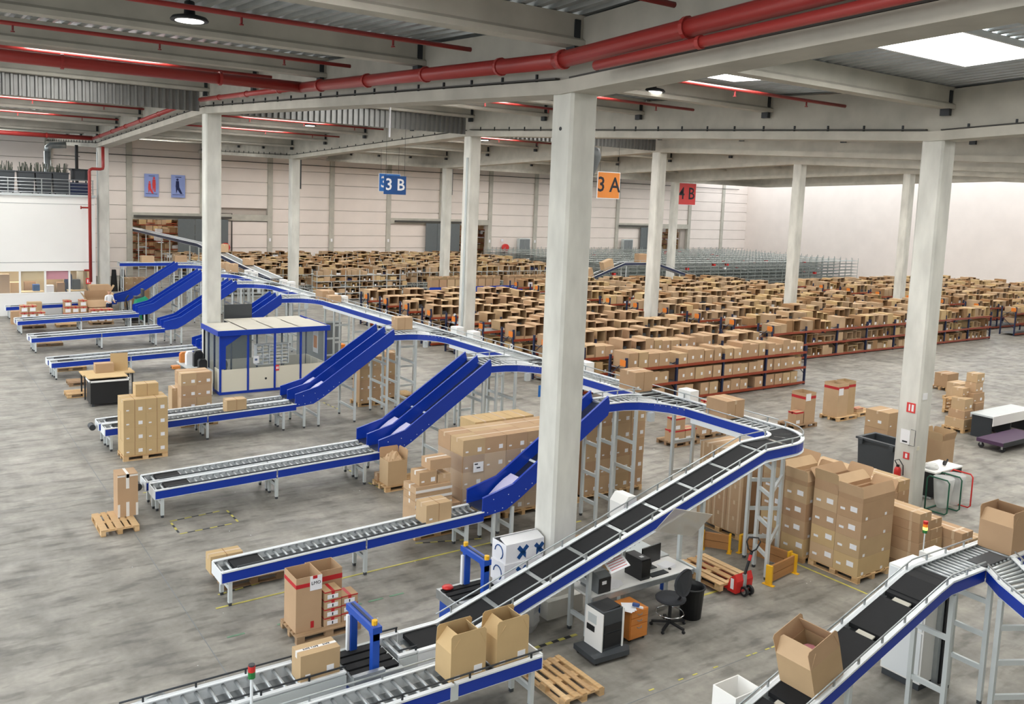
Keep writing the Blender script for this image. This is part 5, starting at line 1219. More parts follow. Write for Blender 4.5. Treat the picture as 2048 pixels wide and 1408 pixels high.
# grey junction box beyond the belt
t = thing('drive_unit', 'white drive housing beside the incline belt above the stack', 'drive unit', (11.6, 12.0, 0)); part(t, 'housing', G().prism([(11.2, 1.72), (11.55, 1.78), (11.5, 2.18), (11.3, 2.2), (11.18, 2.05)], 'y', 12.0, 12.4), 'white_paint'); part(t, 'support_post', G().box(11.32, 11.4, 12.1, 12.2, 0, 1.74), 'grey_steel')
# pallet with hand pallet truck
pallet(13.38, 11.42, 'pale pallet lifted on the red pallet truck', 'y', z=0.06, w=1.3, d=0.95)
for k in range(4): pass
t = thing('pallet_truck', 'red hand pallet truck with its black handle raised', 'pallet truck', (13.9, 11.2, 0))
for x in (13.58, 13.92): part(t, 'fork', G().box(x, x+0.16, 11.4, 12.5, 0.088, 0.14).box(x+0.02, x+0.14, 12.3, 12.42, 0.0, 0.085), 'lamp_red', kind='stuff')
part(t, 'frame', G().prism([(11.2, 0.05), (11.42, 0.05), (11.42, 0.14), (11.36, 0.34), (11.24, 0.44), (11.18, 0.3)], 'x', 13.6, 14.08), 'lamp_red'); part(t, 'pump', G().cyl((13.84, 11.2, 0.12), (13.84, 11.2, 0.42), 0.05, 10), 'galvanised'); part(t, 'sticker', G().box(13.595, 13.6, 11.26, 11.34, 0.12, 0.34), 'paper_white')
for x in (13.74, 13.9): wh = part(t, 'wheel', G().cyl((x, 11.12, 0.1), (x+0.05, 11.12, 0.1), 0.1, 16), 'black_plastic'); part(wh, 'wheel_hub', G().cyl((x-0.003, 11.12, 0.1), (x+0.053, 11.12, 0.1), 0.055, 12), 'chrome')
part(t, 'handle_bar', G().cyl((13.84, 11.2, 0.4), (13.96, 11.16, 0.88), 0.028, 8), 'black_plastic'); part(t, 'handle_band', G().cyl((13.915, 11.175, 0.7), (13.945, 11.165, 0.82), 0.033, 8), 'lamp_red')
part(t, 'handle_loop', G().tube([(13.96, 11.16, 0.88), (13.9, 11.2, 0.93), (13.88, 11.24, 1.08), (13.94, 11.24, 1.16), (14.06, 11.1, 1.17), (14.08, 11.06, 1.1), (14.02, 11.1, 0.94), (13.96, 11.16, 0.88)], 0.016, 6), 'black_plastic', True)
# wooden impact barriers
def barrier(a, b, label):
    t = thing('impact_barrier', label, 'barrier', (a[0], a[1], 0)); a, b = V((*a, 0)), V((*b, 0)); d = (b-a).normalized()
    for p in (a, b): part(t, 'post', G().mbox(Matrix.Translation(p+V((0, 0, 0.21))) @ Matrix.Rotation(math.atan2(d.y, d.x), 4, 'Z'), (0.05, 0.14, 0.42)), 'yellow_paint'); part(t, 'base_plate', G().mbox(Matrix.Translation(p+V((0, 0, 0.006))) @ Matrix.Rotation(math.atan2(d.y, d.x), 4, 'Z'), (0.1, 0.26, 0.012)), 'yellow_paint')
    part(t, 'plank', G().bar(a+V((0, 0, 0.13)), b+V((0, 0, 0.13)), 0.045, 0.16), 'wood_barrier'); part(t, 'plank', G().bar(a+V((0, 0, 0.31)), b+V((0, 0, 0.31)), 0.045, 0.17), 'wood_barrier')
barrier((14.64, 11.22), (15.62, 11.36), 'wooden barrier with yellow posts in front of the bend legs'); barrier((15.66, 11.5), (15.5, 12.7), 'wooden barrier with yellow posts beside the labelled stack'); barrier((15.25, 12.82), (14.9, 13.3), 'short wooden barrier behind the bend legs')
# ------------------------------------------------------------------ glazed cabin
def cabin():
    X0, X1, Y0, Y1 = 9.72, 13.92, 32.82, 34.94
    t = thing('glazed_cabin', 'small glazed site office with blue frame and cream lower panels', 'cabin', (X0, Y0, 0))
    nx = 4; w = (X1-X0)/nx
    for k in range(nx):
        part(t, 'roof_panel', G().box(X0+k*w-0.08+(0.01 if k else 0), X0+(k+1)*w+(0.08 if k == nx-1 else -0.01), Y0-0.1, Y1, 2.38, 2.44), 'roof_cream')
        if k: part(t, 'roof_panel', G().box(X0+k*w+0.01, X0+(k+1)*w-0.01, Y1, Y1+0.95, 2.38, 2.44), 'roof_cream')
    part(t, 'fascia', G().box(X0-0.10, X1+0.1, Y0-0.13, Y0-0.1, 2.26, 2.46).box(X0-0.13, X0-0.1, Y0-0.13, Y1, 2.26, 2.46).box(X1+0.1, X1+0.13, Y0-0.13, Y1+0.95, 2.26, 2.46), 'blue_paint')
    for k in range(nx+1):
        x = X0+k*w; part(t, 'post', G().box(x-0.035, x+0.035, Y0-0.035, Y0+0.035, 0, 2.3), 'blue_paint')
        part(t, 'rear_post', G().box(x-0.03, x+0.03, Y1-0.06, Y1-0.01, 0, 2.3), 'navy_paint')
    part(t, 'corner_gusset', G().prism([(X0+0.04, 2.3), (X0+0.9, 2.3), (X0+0.2, 1.85), (X0+0.2, 0.98), (X0+0.04, 0.98)], 'y', Y0-0.02, Y0+0.02), 'blue_paint')
    for k in range(nx):
        a, b = X0+k*w+0.04, X0+(k+1)*w-0.04
        part(t, 'lower_panel', G().box(a, b, Y0-0.012, Y0+0.012, 0.1, 0.95), 'cream_panel'); part(t, 'front_pane', G().box(a, b, Y0-0.004, Y0+0.004, 0.97, 2.26), 'glass')
        part(t, 'rear_panel', G().box(a, b, Y1-0.05, Y1-0.03, 0.1, 0.95), 'cream_panel'); part(t, 'rear_pane', G().box(a, b, Y1-0.044, Y1-0.036, 0.97, 2.26), 'glass')
    part(t, 'sill', G().box(X0, X1, Y0-0.03, Y0+0.05, 0, 0.1).box(X0-0.03, X0+0.04, Y0, Y1, 0, 0.1), 'blue_paint')
    ym = (Y0+Y1)/2
    for k, (a, b) in enumerate(((Y0+0.04, Y0+0.7), (Y0+0.76, ym+0.4), (ym+0.46, Y1-0.06))):
        part(t, 'side_pane', G().box(X0-0.004, X0+0.004, a, b, 0.97 if k == 0 else 0.15, 2.26), 'glass'); part(t, 'side_post', G().box(X0-0.03, X0+0.03, b, b+0.06, 0, 2.3), 'navy_paint')
        part(t, 'far_pane', G().box(X1-0.004, X1+0.004, a, b, 0.97, 2.26), 'glass'); part(t, 'far_panel', G().box(X1-0.012, X1+0.012, a, b, 0.1, 0.95), 'cream_panel')
    part(t, 'side_panel', G().box(X0-0.012, X0+0.012, Y0+0.04, Y0+0.7, 0.1, 0.95), 'cream_panel')
    part(t, 'vent_hole', G().cyl((X0+1.75, Y0-0.016, 0.5), (X0+1.75, Y0-0.012, 0.5), 0.045, 12), 'black_plastic'); part(t, 'safety_sign', G().box(X0+2.12, X0+2.26, Y0-0.05, Y0-0.04, 0.78, 1.0), 'sign_red'); part(t, 'sign_mark', G().box(X0+2.15, X0+2.19, Y0-0.054, Y0-0.05, 0.84, 0.94).box(X0+2.21, X0+2.24, Y0-0.054, Y0-0.05, 0.84, 0.94), 'paper_white')
    part(t, 'floor_mat', G().box(X0+0.05, X1-0.05, Y0+0.05, Y1-0.08, 0.0, 0.02), 'mid_grey')
    s = thing('pigeonhole_rack', 'white wire pigeonhole rack inside the glazed cabin', 'rack', (11.5, 33.3, 0))
    g = G()
    for k in range(7): g.box(11.25, 12.55, 33.25, 33.55, 0.95+k*0.13, 0.965+k*0.13)
    for k in range(6): g.box(11.25+k*0.256, 11.27+k*0.256, 33.25, 33.55, 0.95, 1.74)
    part(s, 'grid', g, 'white_rail', kind='stuff')
    g = G()
    for a in range(5):
        for b in range(6):
            if R.random() < 0.75: g.box(11.29+a*0.256, 11.45+a*0.256+R.uniform(0, 0.05), 33.3, 33.52, 0.967+b*0.13, 0.99+b*0.13+R.uniform(0.01, 0.06))
    part(s, 'filed_papers', g, 'cream_panel', kind='stuff')
    d = thing('cabin_desk', 'long desk inside the glazed cabin', 'table', (10.3, 33.2, 0)); part(d, 'top', G().box(10.9, 13.6, 33.2, 33.85, 0.72, 0.75), 'cream_panel')
    for x in (10.95, 12.2, 13.5): part(d, 'leg', G().box(x, x+0.05, 33.25, 33.8, 0, 0.72), 'grey_steel')
    office_chair(10.3, 33.35, 'dark office chair inside the cabin behind the blue corner gusset', ring=False, sz=0.62, rz=1.0); office_chair(12.75, 34.2, 'navy office chair inside the cabin by the pigeonholes', 'fabric_navy', ring=False, sz=0.55)
    p = thing('wall_chart', 'white wall chart with coloured print inside the cabin', 'poster', (13.85, 33.9, 1.2)); part(p, 'sheet', G().box(13.86, 13.87, 33.5, 34.0, 1.2, 2.15), 'paper_white'); part(p, 'print', G().box(13.853, 13.86, 33.58, 33.92, 1.4, 1.9), 'sign_orange')
    n = thing('notice_sheet', 'white notice taped inside the cabin glass', 'paper', (11.05, 32.84, 1.1)); part(n, 'sheet', G().box(10.98, 11.2, 32.835, 32.842, 1.12, 1.4), 'paper_white'); part(n, 'print', G().box(11.04, 11.14, 32.83, 32.835, 1.22, 1.3), 'ink_blue')
    g = thing('screen_panel', 'dark grey screen standing behind the cabin', 'screen', (14.6, 36.2, 0)); part(g, 'panel', G().box(14.3, 16.4, 36.9, 36.95, 0.05, 1.9), 'mid_grey'); part(g, 'foot', G().box(14.4, 14.5, 36.7, 37.1, 0, 0.05), 'dark_grey'); part(g, 'foot', G().box(16.2, 16.3, 36.7, 37.1, 0, 0.05), 'dark_grey')
    g = thing('notice_board', 'dark grey board leaning by the column above the cabin roof', 'screen', (10.9, 36.2, 0)); part(g, 'panel', G().box(10.85, 12.0, 36.1, 36.15, 0.05, 3.0), 'dark_grey'); part(g, 'foot', G().box(11.1, 11.2, 36.0, 36.3, 0, 0.05), 'dark_metal'); part(g, 'foot', G().box(11.7, 11.8, 36.0, 36.3, 0, 0.05), 'dark_metal')
cabin()
# work table cluttered with gear left of the cabin
t = thing('gear_table', 'small table of hand tools and gear beside the cabin', 'table', (8.9, 34.4, 0)); part(t, 'top', G().box(8.75, 9.5, 33.0, 35.3, 0.9, 0.94), 'grey_steel'); part(t, 'cupboard', G().box(8.95, 9.5, 33.02, 33.6, 0, 0.9), 'cream_panel')
for x, y in ((8.78, 33.05), (8.78, 35.2), (9.4, 35.2)): part(t, 'leg', G().box(x, x+0.05, y, y+0.05, 0, 0.9), 'grey_steel')
for x, y, w, h, m, lab in ((8.8, 34.9, 0.35, 0.4, 'orange_wood', 'orange case on the gear table'), (8.9, 34.4, 0.3, 0.5, 'paper_white', 'white machine on the gear table'), (9.1, 33.4, 0.3, 0.36, 'black_plastic', 'black radio on the gear table'), (9.05, 33.9, 0.35, 0.6, 'black_plastic', 'black helmet box on the gear table')):
    solo('gear_case', G().box(x, x+w, y, y+0.22, 0.94, 0.94+h*0.8).prism([(x, 0.94+h*0.8), (x+w, 0.94+h*0.8), (x+w*0.8, 0.94+h), (x+w*0.2, 0.94+h)], 'y', y, y+0.22), m, lab, 'case', (x, y, 0.94))
t = thing('hand_trolley', 'small wheeled hand trolley standing by the gear table', 'trolley', (8.35, 33.6, 0)); part(t, 'wheel', G().tube([(8.4, 33.5+0.26*math.cos(a*math.pi/10), 0.27+0.26*math.sin(a*math.pi/10)) for a in range(21)], 0.02, 6), 'mid_grey'); part(t, 'frame', G().tube([(8.4, 33.5, 0.27), (8.35, 33.8, 0.9), (8.2, 33.9, 1.0)], 0.025, 6), 'black_plastic'); part(t, 'seat', G().box(8.22, 8.5, 33.7, 34.0, 0.95, 1.05), 'orange_wood')
# black box cart and small packing table
t = thing('black_crate', 'large black wheeled crate with white rim on the open floor', 'crate', (5.25, 32.8, 0)); part(t, 'body', G().box(5.25, 6.5, 32.8, 33.6, 0.1, 0.86), 'black_plastic'); part(t, 'rim', G().box(5.22, 6.53, 32.77, 32.8, 0.86, 0.92).box(5.22, 6.53, 33.6, 33.63, 0.86, 0.92).box(5.22, 5.25, 32.77, 33.63, 0.86, 0.92).box(6.5, 6.53, 32.77, 33.63, 0.86, 0.92), 'white_paint'); part(t, 'lid_board', G().box(5.2, 6.5, 32.95, 33.75, 0.96, 0.985), 'cardboard_tan')
for x in (5.3, 6.35):
    for y in (32.85, 33.5): part(t, 'castor', G().box(x, x+0.08, y, y+0.05, 0, 0.1), 'dark_grey')
t = thing('small_table', 'pale packing table behind the black crate', 'table', (5.4, 34.2, 0)); part(t, 'top', G().box(5.2, 6.95, 34.0, 34.9, 0.86, 0.9), 'cardboard_tan')
for x in (5.25, 6.85):
    for y in (34.05, 34.8): part(t, 'leg', G().box(x, x+0.05, y, y+0.05, 0, 0.86), 'dark_metal')
carton(5.65, 34.2, 0.9, 0.62, 0.4, 0.34, 'carton lying on the pale packing table', marks=0)
o = solo('flat_carton', G().box(6.2, 6.8, 34.48, 34.5, 0.9, 1.55).box(6.2, 6.8, 34.46, 34.48, 0.9, 0.95), 'cardboard_tan', 'flat tan carton blank standing upright on the packing table', 'box', (6.2, 34.48, 0.9))

# ------------------------------------------------------------------ storage racks
UP = [22.5, 25.2, 27.9, 30.6, 33.3]
def pick_mesh(w, d, h, kind):
    def f():
        t = 0.014; g = G()
        if kind == 'closed':
            g.box(0, w, 0, d, 0, h-0.006).box(0, w/2-0.004, 0, d, h-0.006, h).box(w/2+0.004, w, 0, d, h-0.006, h).box(w*0.62, w*0.62+0.1, -0.004, 0, h*0.3, h*0.3+0.12, 1)
        else:
            g.box(0, w, 0, d, 0, t).box(0, w, 0, d, h-t, h).box(0, t, 0, d, t, h-t).box(w-t, w, 0, d, t, h-t).box(t, w-t, d-t, d, t, h-t)
            g.box(t, w-t, 0.02, 0.035, t, h*0.22)
            if kind == 'label': g.box(w*0.2, w*0.2+0.12, -0.004, 0.02, 0.02, h*0.3, 1)
            if kind == 'full': g.box(w*0.15, w*0.6, 0.08, d*0.6, t, h*0.55, 2)
        return g.mesh('pick_carton', ['cardboard', 'paper_white', 'dark_grey'])
    return shared(('pick', w, d, h, kind), f)
VAR = [(0.44, 0.9, 0.50), (0.50, 0.85, 0.45), (0.40, 0.9, 0.55), (0.56, 0.8, 0.52), (0.46, 0.75, 0.42), (0.48, 0.88, 0.60)]
def rack_row(k, y, x0, x1, block, lowers):
    ups = []; x = x0
    while x < x1+0.01: ups.append(x); x += 2.7
    t = thing('storage_rack', f'{ORD[k]} {block} rack row with navy uprights and orange beams', 'rack', (x0, y, 0))
    g = G()
    for x in ups:
        for yy in (y, y+0.92): g.box(x-0.04, x+0.04, yy, yy+0.08, 0, 1.92 if x == ups[0] else 1.75)
        g.bar((x, y+0.08, 0.5), (x, y+0.92, 1.2), 0.03, 0.03); g.bar((x, y+0.92, 1.2), (x, y+0.08, 1.85 if x == ups[0] else 1.6), 0.03, 0.03)
    if block == 'near': 
        for x in ups:
            u = G()
            for yy in (y, y+0.92): u.box(x-0.04, x+0.04, yy, yy+0.08, 0, 1.95 if x == ups[0] else 1.75)
            u.bar((x, y+0.08, 0.5), (x, y+0.92, 1.2), 0.03, 0.03); u.bar((x, y+0.92, 1.2), (x, y+0.08, 1.85 if x == ups[0] else 1.6), 0.03, 0.03)
            part(t, 'upright', u, 'navy_paint')
        for z in (0.10, 0.78, 1.46): part(t, 'beam', G().box(x0, ups[-1], y-0.02, y+0.04, z-0.05, z+0.05), 'orange_beam'); part(t, 'rear_beam', G().box(x0, ups[-1], y+0.96, y+1.02, z-0.05, z+0.05), 'orange_beam'); part(t, 'shelf', G().box(x0+0.04, ups[-1]-0.04, y+0.04, y+0.96, z+0.02, z+0.035), 'mid_grey')
        s = part(t, 'row_sign', G().box(x0-0.06, x0-0.045, y+0.02, y+0.34, 1.62, 1.86), 'orange_sign'); part(t, 'aisle_card', G().box(x0-0.06, x0-0.045, y-0.02, y+0.16, 1.1, 1.3), 'paper_white'); part(t, 'card_dot', G().cyl((x0-0.066, y+0.07, 1.2), (x0-0.06, y+0.07, 1.2), 0.045, 10), 'ink')
    else:
        for z in (0.10, 0.78, 1.46): g.box(x0, ups[-1], y-0.02, y+0.04, z-0.05, z+0.05, 1); g.box(x0+0.04, ups[-1]-0.04, y+0.04, y+0.96, z+0.02, z+0.035, 2)
        part(t, 'frame', g, ['navy_paint', 'orange_beam', 'mid_grey'], kind='stuff')
        part(t, 'row_sign', G().box(x0-0.06, x0-0.045, y+0.02, y+0.34, 1.62, 1.86), 'orange_sign')
    return ups[-1]
NR = 10
for k in range(NR):
    y = 24.4+2.5*k
    x1 = rack_row(k, y, 22.5, 33.3, 'near', k == 0)
    levels = ((1.512, True),) if k else ((1.512, True), (0.832, True), (0.152, True))
    for li, (z, _) in enumerate(levels):
        x = 22.62; n = 0
        while x < 32.75:
            w, d, h = VAR[R.randrange(6)]
            if li and h > 0.5: h = 0.48
            kind = 'closed' if (k == 0 or (k == 1 and R.random() < 0.5)) else R.choice(('open', 'open', 'label', 'full'))
            hit = [u for u in UP if x < u+0.05 and x+w > u-0.05]
            if hit: x = hit[0]+0.06; continue
            if R.random() < (0.10 if k else 0.05): x += 0.4; continue
            o = link('pick_carton', pick_mesh(w, d, h, kind), None, (x, y+R.uniform(-0.02, 0.05), z))
            lev = ('top', 'middle', 'bottom')[li]
            tag(o, f'{"closed" if kind == "closed" else "open-fronted"} carton on the {lev} level, {ORD[k]} near rack row, {ORD[n]} from the sorter end', 'box', 'cartons on the near racks'); n += 1
            x += w+R.uniform(0.01, 0.05)
    if k == 0: pass
def box_field(name, label, rows, levels, x0f, x1f, mats=None, hole=None, fill=0.92, wr=(0.34, 0.56), dark=True, ups=None):
    g = G()
    for r_, y in enumerate(rows):
        for z, hmax in levels:
            x = x0f(y)
            while x < x1f(y):
                w = R.uniform(*wr)
                if ups and (x-ups+0.05) % 2.7 > 2.7-w-0.1+0.05: x += 2.7-((x-ups) % 2.7)+0.06
                if R.random() < fill and not (hole and hole(x, y)):
                    h = R.uniform(0.6, 1.0)*hmax; d = R.uniform(0.7, 0.9); yy = y+R.uniform(-0.03, 0.06); m = R.choice((0, 0, 1, 2))
                    if dark and R.random() < 0.72:
                        t = 0.02; n = len(g.v)
                        g.box(x, x+w, yy, yy+d, z, z+t, m).box(x, x+w, yy, yy+d, z+h-t, z+h, m).box(x, x+t, yy, yy+d, z+t, z+h-t, m).box(x+w-t, x+w, yy, yy+d, z+t, z+h-t, m)
                        g.box(x+t, x+w-t, yy+d-0.03, yy+d, z+t, z+h-t, m)
                        if R.random() < 0.35: g.box(x+w*0.25, x+w*0.25+0.1, yy-0.004, yy, z+t, z+t+0.12, 3)
                        if R.random() < 0.4: g.box(x+t, x+w-t, yy+0.1, yy+d*0.7, z+t, z+h*R.uniform(0.2, 0.6), R.choice((4, 4, 3, 5)))
                    else: g.box(x, x+w, yy, yy+d, z, z+h, m)
                x += w+0.02
    return solo(name, g, mats or ['cardboard_stuff', 'cardboard_tan', 'cardboard_inside', 'paper_white', 'dark_grey', 'fabric_navy'], label, 'boxes', (x0f(rows[0]), rows[0], 0), kind='stuff')
box_field('carton_mass', 'mass of cartons on the lower levels of the near racks', [24.4+2.5*k for k in range(1, NR)], ((0.152, 0.5), (0.832, 0.5)), lambda y: 22.62, lambda y: 32.8, ups=22.5)
for k in range(10):
    y = 28.6+2.5*k; rack_row(k, y, 36.2, 57.8, 'middle', False)
box_field('carton_mass', 'mass of open cartons filling the middle block of racks', [28.6+2.5*k for k in range(10)], ((1.512, 0.6), (0.832, 0.5), (0.152, 0.5)), lambda y: 36.3, lambda y: 57.2, ups=36.2)
for k in range(9):
    y = 26.1+2.5*k; rack_row(k, y, 61.0, 85.3, 'far', False)
box_field('carton_mass', 'mass of cartons on the racks in the far right block', [26.1+2.5*k for k in range(9)], ((1.512, 0.6), (0.832, 0.5)), lambda y: 61.1, lambda y: 84.7, ups=61.0)
# steel shelving in front of the rear wall
def shelving(name, label, rows, x0f, x1f, levels, top, m='grey_steel'):
    t = thing(name, label, 'shelving', (x0f(rows[0]), rows[0], 0)); g = G()
    for y in rows:
        a, b = x0f(y), x1f(y); x = a
        while x <= b+0.01:
            for yy in (y, y+0.85): g.box(x-0.02, x+0.02, yy, yy+0.03, 0, top)
            x += 1.1
        for z in levels: g.box(a, b, y, y+0.88, z-0.02, z+0.015)
    part(t, 'frame', g, m, kind='stuff')
FR = [58.8]; BR = [61.2+2.4*k for k in range(8)]
shelving('steel_shelving', 'front bay of grey steel shelving filled with open cartons', FR, lambda y: 24.2, lambda y: 31.3, (0.1, 0.55, 0.98, 1.4, 1.82), 2.2)
box_field('shelf_cartons', 'open cartons filling the front bay of grey shelving', FR, ((0.12, 0.38), (0.57, 0.38), (1.0, 0.36), (1.42, 0.36), (1.84, 0.42)), lambda y: 24.25, lambda y: 31.2, fill=0.85, wr=(0.3, 0.5))
shelving('steel_shelving', 'rows of grey steel shelving in front of the rear wall', BR, lambda y: 18.6 if y > 63 else 21.5, lambda y: 49.5, (0.1, 0.9, 1.7), 2.1)
box_field('shelf_cartons', 'mass of open cartons on the shelving in front of the rear wall', BR, ((1.72, 0.5), (0.92, 0.5)), lambda y: 18.6 if y > 63 else 21.5, lambda y: 49.3, fill=0.86, wr=(0.34, 0.6))
ER = [60.0+2.3*k for k in range(9)]
shelving('empty_shelving', 'rows of nearly empty grey wire shelving before the rear wall', ER, lambda y: 51.5, lambda y: 90, (0.2, 0.55, 0.9, 1.25, 1.6, 1.95, 2.3), 2.6, 'wire_grey')
g = G()
for k in range(70):
    x, y = R.uniform(51.5, 88), R.choice(ER); z = R.choice((0.9, 1.25, 1.6, 1.95)); g.box(x, x+0.25, y, y+0.3, z+0.02, z+0.22, R.choice((0, 0, 1)))
solo('shelf_oddments', g, ['paper_white', 'lamp_red'], 'few red and white oddments on the empty wire shelving', 'oddments', (51.5, 60, 0.9), kind='stuff')
# blue packing line with a row of open cartons before the shelving
t = thing('blue_packing_line', 'low blue conveyor carrying a row of open cartons before the shelving', 'conveyor', (31.8, 56.6, 0)); part(t, 'side_panel', G().box(31.8, 47.2, 56.0, 56.04, 0.45, 1.1), 'blue_paint'); part(t, 'bed', G().box(31.8, 47.2, 56.04, 56.9, 0.94, 1.0), 'galvanised')
for k in range(8): part(t, 'leg', G().box(32+k*2.1, 32.08+k*2.1, 56.1, 56.8, 0, 0.94), 'grey_steel')
for k in range(22):
    if k == 9: continue
    open_carton(32.0+k*0.68, 56.12, 1.005, 0.62, 0.62, 0.62, f'open carton in the row on the blue packing line, {ORD[k]} from the shelving bay', (8, 8, 30, 12), fl=0.22, group='open cartons on the blue packing line', name='line_carton')
# humped conveyor between the racks
t = thing('humped_conveyor', 'blue conveyor humping over the aisle between the far racks', 'conveyor', (44, 53.9, 0)); hp = [(44.2, 53.6, 1.5), (48.6, 53.6, 2.95), (52.0, 53.6, 2.95), (57.0, 53.6, 1.6)]
rail(t, hp, 1, bm='navy_paint'); rail(t, [(x, y+0.7, z) for x, y, z in hp], -1); part(t, 'belt', G().sweep([(x, y+0.35, z) for x, y, z in hp], [(-0.3, 0), (0.3, 0), (0.3, 0.02), (-0.3, 0.02)]), 'belt_rubber'); guard(t, hp, 0, 0.2, 2)
for x, z in ((46, 1.9), (48.8, 2.7), (51.8, 2.7), (55, 1.9)): stand(t, ((x, 53.65), (x, 54.25)), z, (0.8, 1.5))
for x, z, lab in ((44.5, 1.63, 'carton starting up the humped conveyor'), (46.6, 2.32, 'carton climbing the humped conveyor'), (50.2, 2.975, 'carton on the crest of the humped conveyor')):
    c = carton(x, 53.7, z, 1.0, 0.55, 0.7, lab, marks=0)
    if x < 48: c.rotation_euler = (0, -math.atan(1.45/4.4), 0)

# ------------------------------------------------------------------ open floor beyond the sorter
def redload(x, y, talls, smalls, where, old=True):
    pallet(x, y, f'pallet under {where}', 'x', m='wood_old' if old else 'wood_pallet')
    for i, (dx, dy, w, h) in enumerate(talls):
        o = open_carton(x+dx, y+dy, 0.146, w, w, h, f'tall open red-banded carton, {ORD[i]} of {where}', (None,)*4, bands=((h-0.22, h-0.12),))
        if i == 0: link('paper_sheet', shared('ps', lambda: G().box(0.02, 0.3, -0.01, -0.006, h-0.28, h-0.02).mesh('paper_sheet', 'paper_white')), o)
    for i, (dx, dy, dz, w, h) in enumerate(smalls):
        c = carton(x+dx, y+dy, 0.146+dz, w, w*0.8, h, f'small red-taped carton, {ORD[i]} of {where}', red=True, marks=0); link('paper_label', plate(0.2, 0.12, 'y', 'paper_white'), c, (0.03, -0.002, 0.04))
redload(26.0, 19.25, [(0.55, 0.1, 0.6, 1.1)], [(0.08, 0.1, 0, 0.42, 0.46)], 'the single tall red-banded load')
redload(28.5, 19.3, [(0.05, 0.1, 0.62, 1.25), (0.55+0.13, 0.15, 0.5, 1.28)], [], 'the pair of red-banded cartons', False); pallet(29.9, 19.4, 'empty slatted pallet beside the pair of red-banded cartons', 'x')
carton(29.95, 19.5, 0.146, 0.4, 0.3, 0.16, 'little red-taped carton on the empty slatted pallet', red=True, marks=0)
redload(20.3, 19.6, [], [(0.02, 0.05, 0, 0.5, 0.4), (0.55, 0.05, 0, 0.5, 0.4), (0.05, 0.05, 0.4, 0.45, 0.4)], 'the low red-taped load beyond the sorter')
redload(21.9, 19.9, [], [(0.02, 0.05, 0, 0.42, 0.42), (0.5, 0.05, 0, 0.42, 0.42), (0.02, 0.1, 0.42, 0.4, 0.3), (0.3, 0.1, 0.72, 0.4, 0.4)], 'the red-taped load behind the sorter carton')
pallet(23.3, 19.9, 'empty dark pallet by the red-taped loads', 'x', m='wood_old')
# mixed pallets far right
pallet(31.3, 16.1, 'first pallet of the brown mixed load on the open floor', 'x'); pallet(32.6, 16.4, 'second pallet of the brown mixed load on the open floor', 'x'); pallet(34.0, 17.6, 'stack base of spare pallets beyond the mixed load', 'x')
k = 0
for x, y, z, w, d, h in ((31.35, 16.12, 0.146, 1.1, 0.7, 0.34), (31.4, 16.15, 0.49, 0.6, 0.6, 0.3), (31.45, 16.2, 0.79, 0.55, 0.5, 0.42), (32.2, 16.2, 0.49, 0.6, 0.6, 0.5), (32.1, 16.25, 0.99, 0.75, 0.5, 0.36), (32.65, 16.45, 0.146, 0.6, 0.6, 0.6), (32.9, 16.5, 0.75, 0.5, 0.5, 0.35), (32.3, 16.3, 1.36, 0.5, 0.4, 0.36), (33.3, 16.5, 0.146, 0.45, 0.6, 0.34), (31.8, 16.5, 1.22, 0.45, 0.4, 0.3), (32.35, 16.3, 1.73, 0.5, 0.4, 0.32)):
    carton(x, y, z, w, d, h, f'taped brown carton, number {["one", "two", "three", "four", "five", "six", "seven", "eight", "nine", "ten", "eleven"][k]} from the floor up in the mixed load on open floor', 'mixed load on the open floor', marks=2); k += 1
for k in range(3): pallet(34.0, 17.6, f'spare pallet, {ORD[k]} up the low pile beyond the mixed load', 'x', z=0.146*(k+1), detail=False)
for k, (x, y) in enumerate(((36.5, 19.0), (38.2, 20.5))):
    pallet(x, y, f'{ORD[k]} far pallet on the open floor', 'x', detail=False); carton(x+0.1, y+0.1, 0.146, 0.9, 0.6, 0.6, f'{ORD[k]} lone carton far across the open floor', marks=0)
# trolleys
def flat_trolley(x, y, w, d, label, m):
    t = thing('flat_trolley', label, 'trolley', (x, y, 0)); part(t, 'deck', G().box(x, x+w, y, y+d, 0.22, 0.34), m); part(t, 'rim', G().box(x-0.02, x+w+0.02, y-0.02, y, 0.2, 0.36), 'dark_metal')
    for dx in (0.15, w-0.15):
        for dy in (0.1, d-0.1): part(t, 'castor', G().cyl((x+dx-0.03, y+dy, 0.09), (x+dx+0.03, y+dy, 0.09), 0.09, 12), 'black_plastic'); part(t, 'castor_fork', G().box(x+dx-0.04, x+dx+0.04, y+dy-0.03, y+dy+0.03, 0.1, 0.22), 'galvanised')
flat_trolley(29.9, 14.0, 2.6, 0.9, 'purple-topped flat trolley at the edge of the open floor', 'purple_board')
t = thing('steel_bench', 'light steel bench behind the purple trolley', 'bench', (31.4, 15.1, 0)); part(t, 'top', G().box(31.3, 34.2, 15.1, 15.9, 0.78, 0.84), 'grey_steel'); part(t, 'panel', G().box(31.3, 34.2, 15.08, 15.1, 0.5, 0.84), 'white_paint')
for x in (31.35, 32.7, 34.1): part(t, 'leg', G().box(x, x+0.06, 15.15, 15.85, 0, 0.78), 'dark_metal')
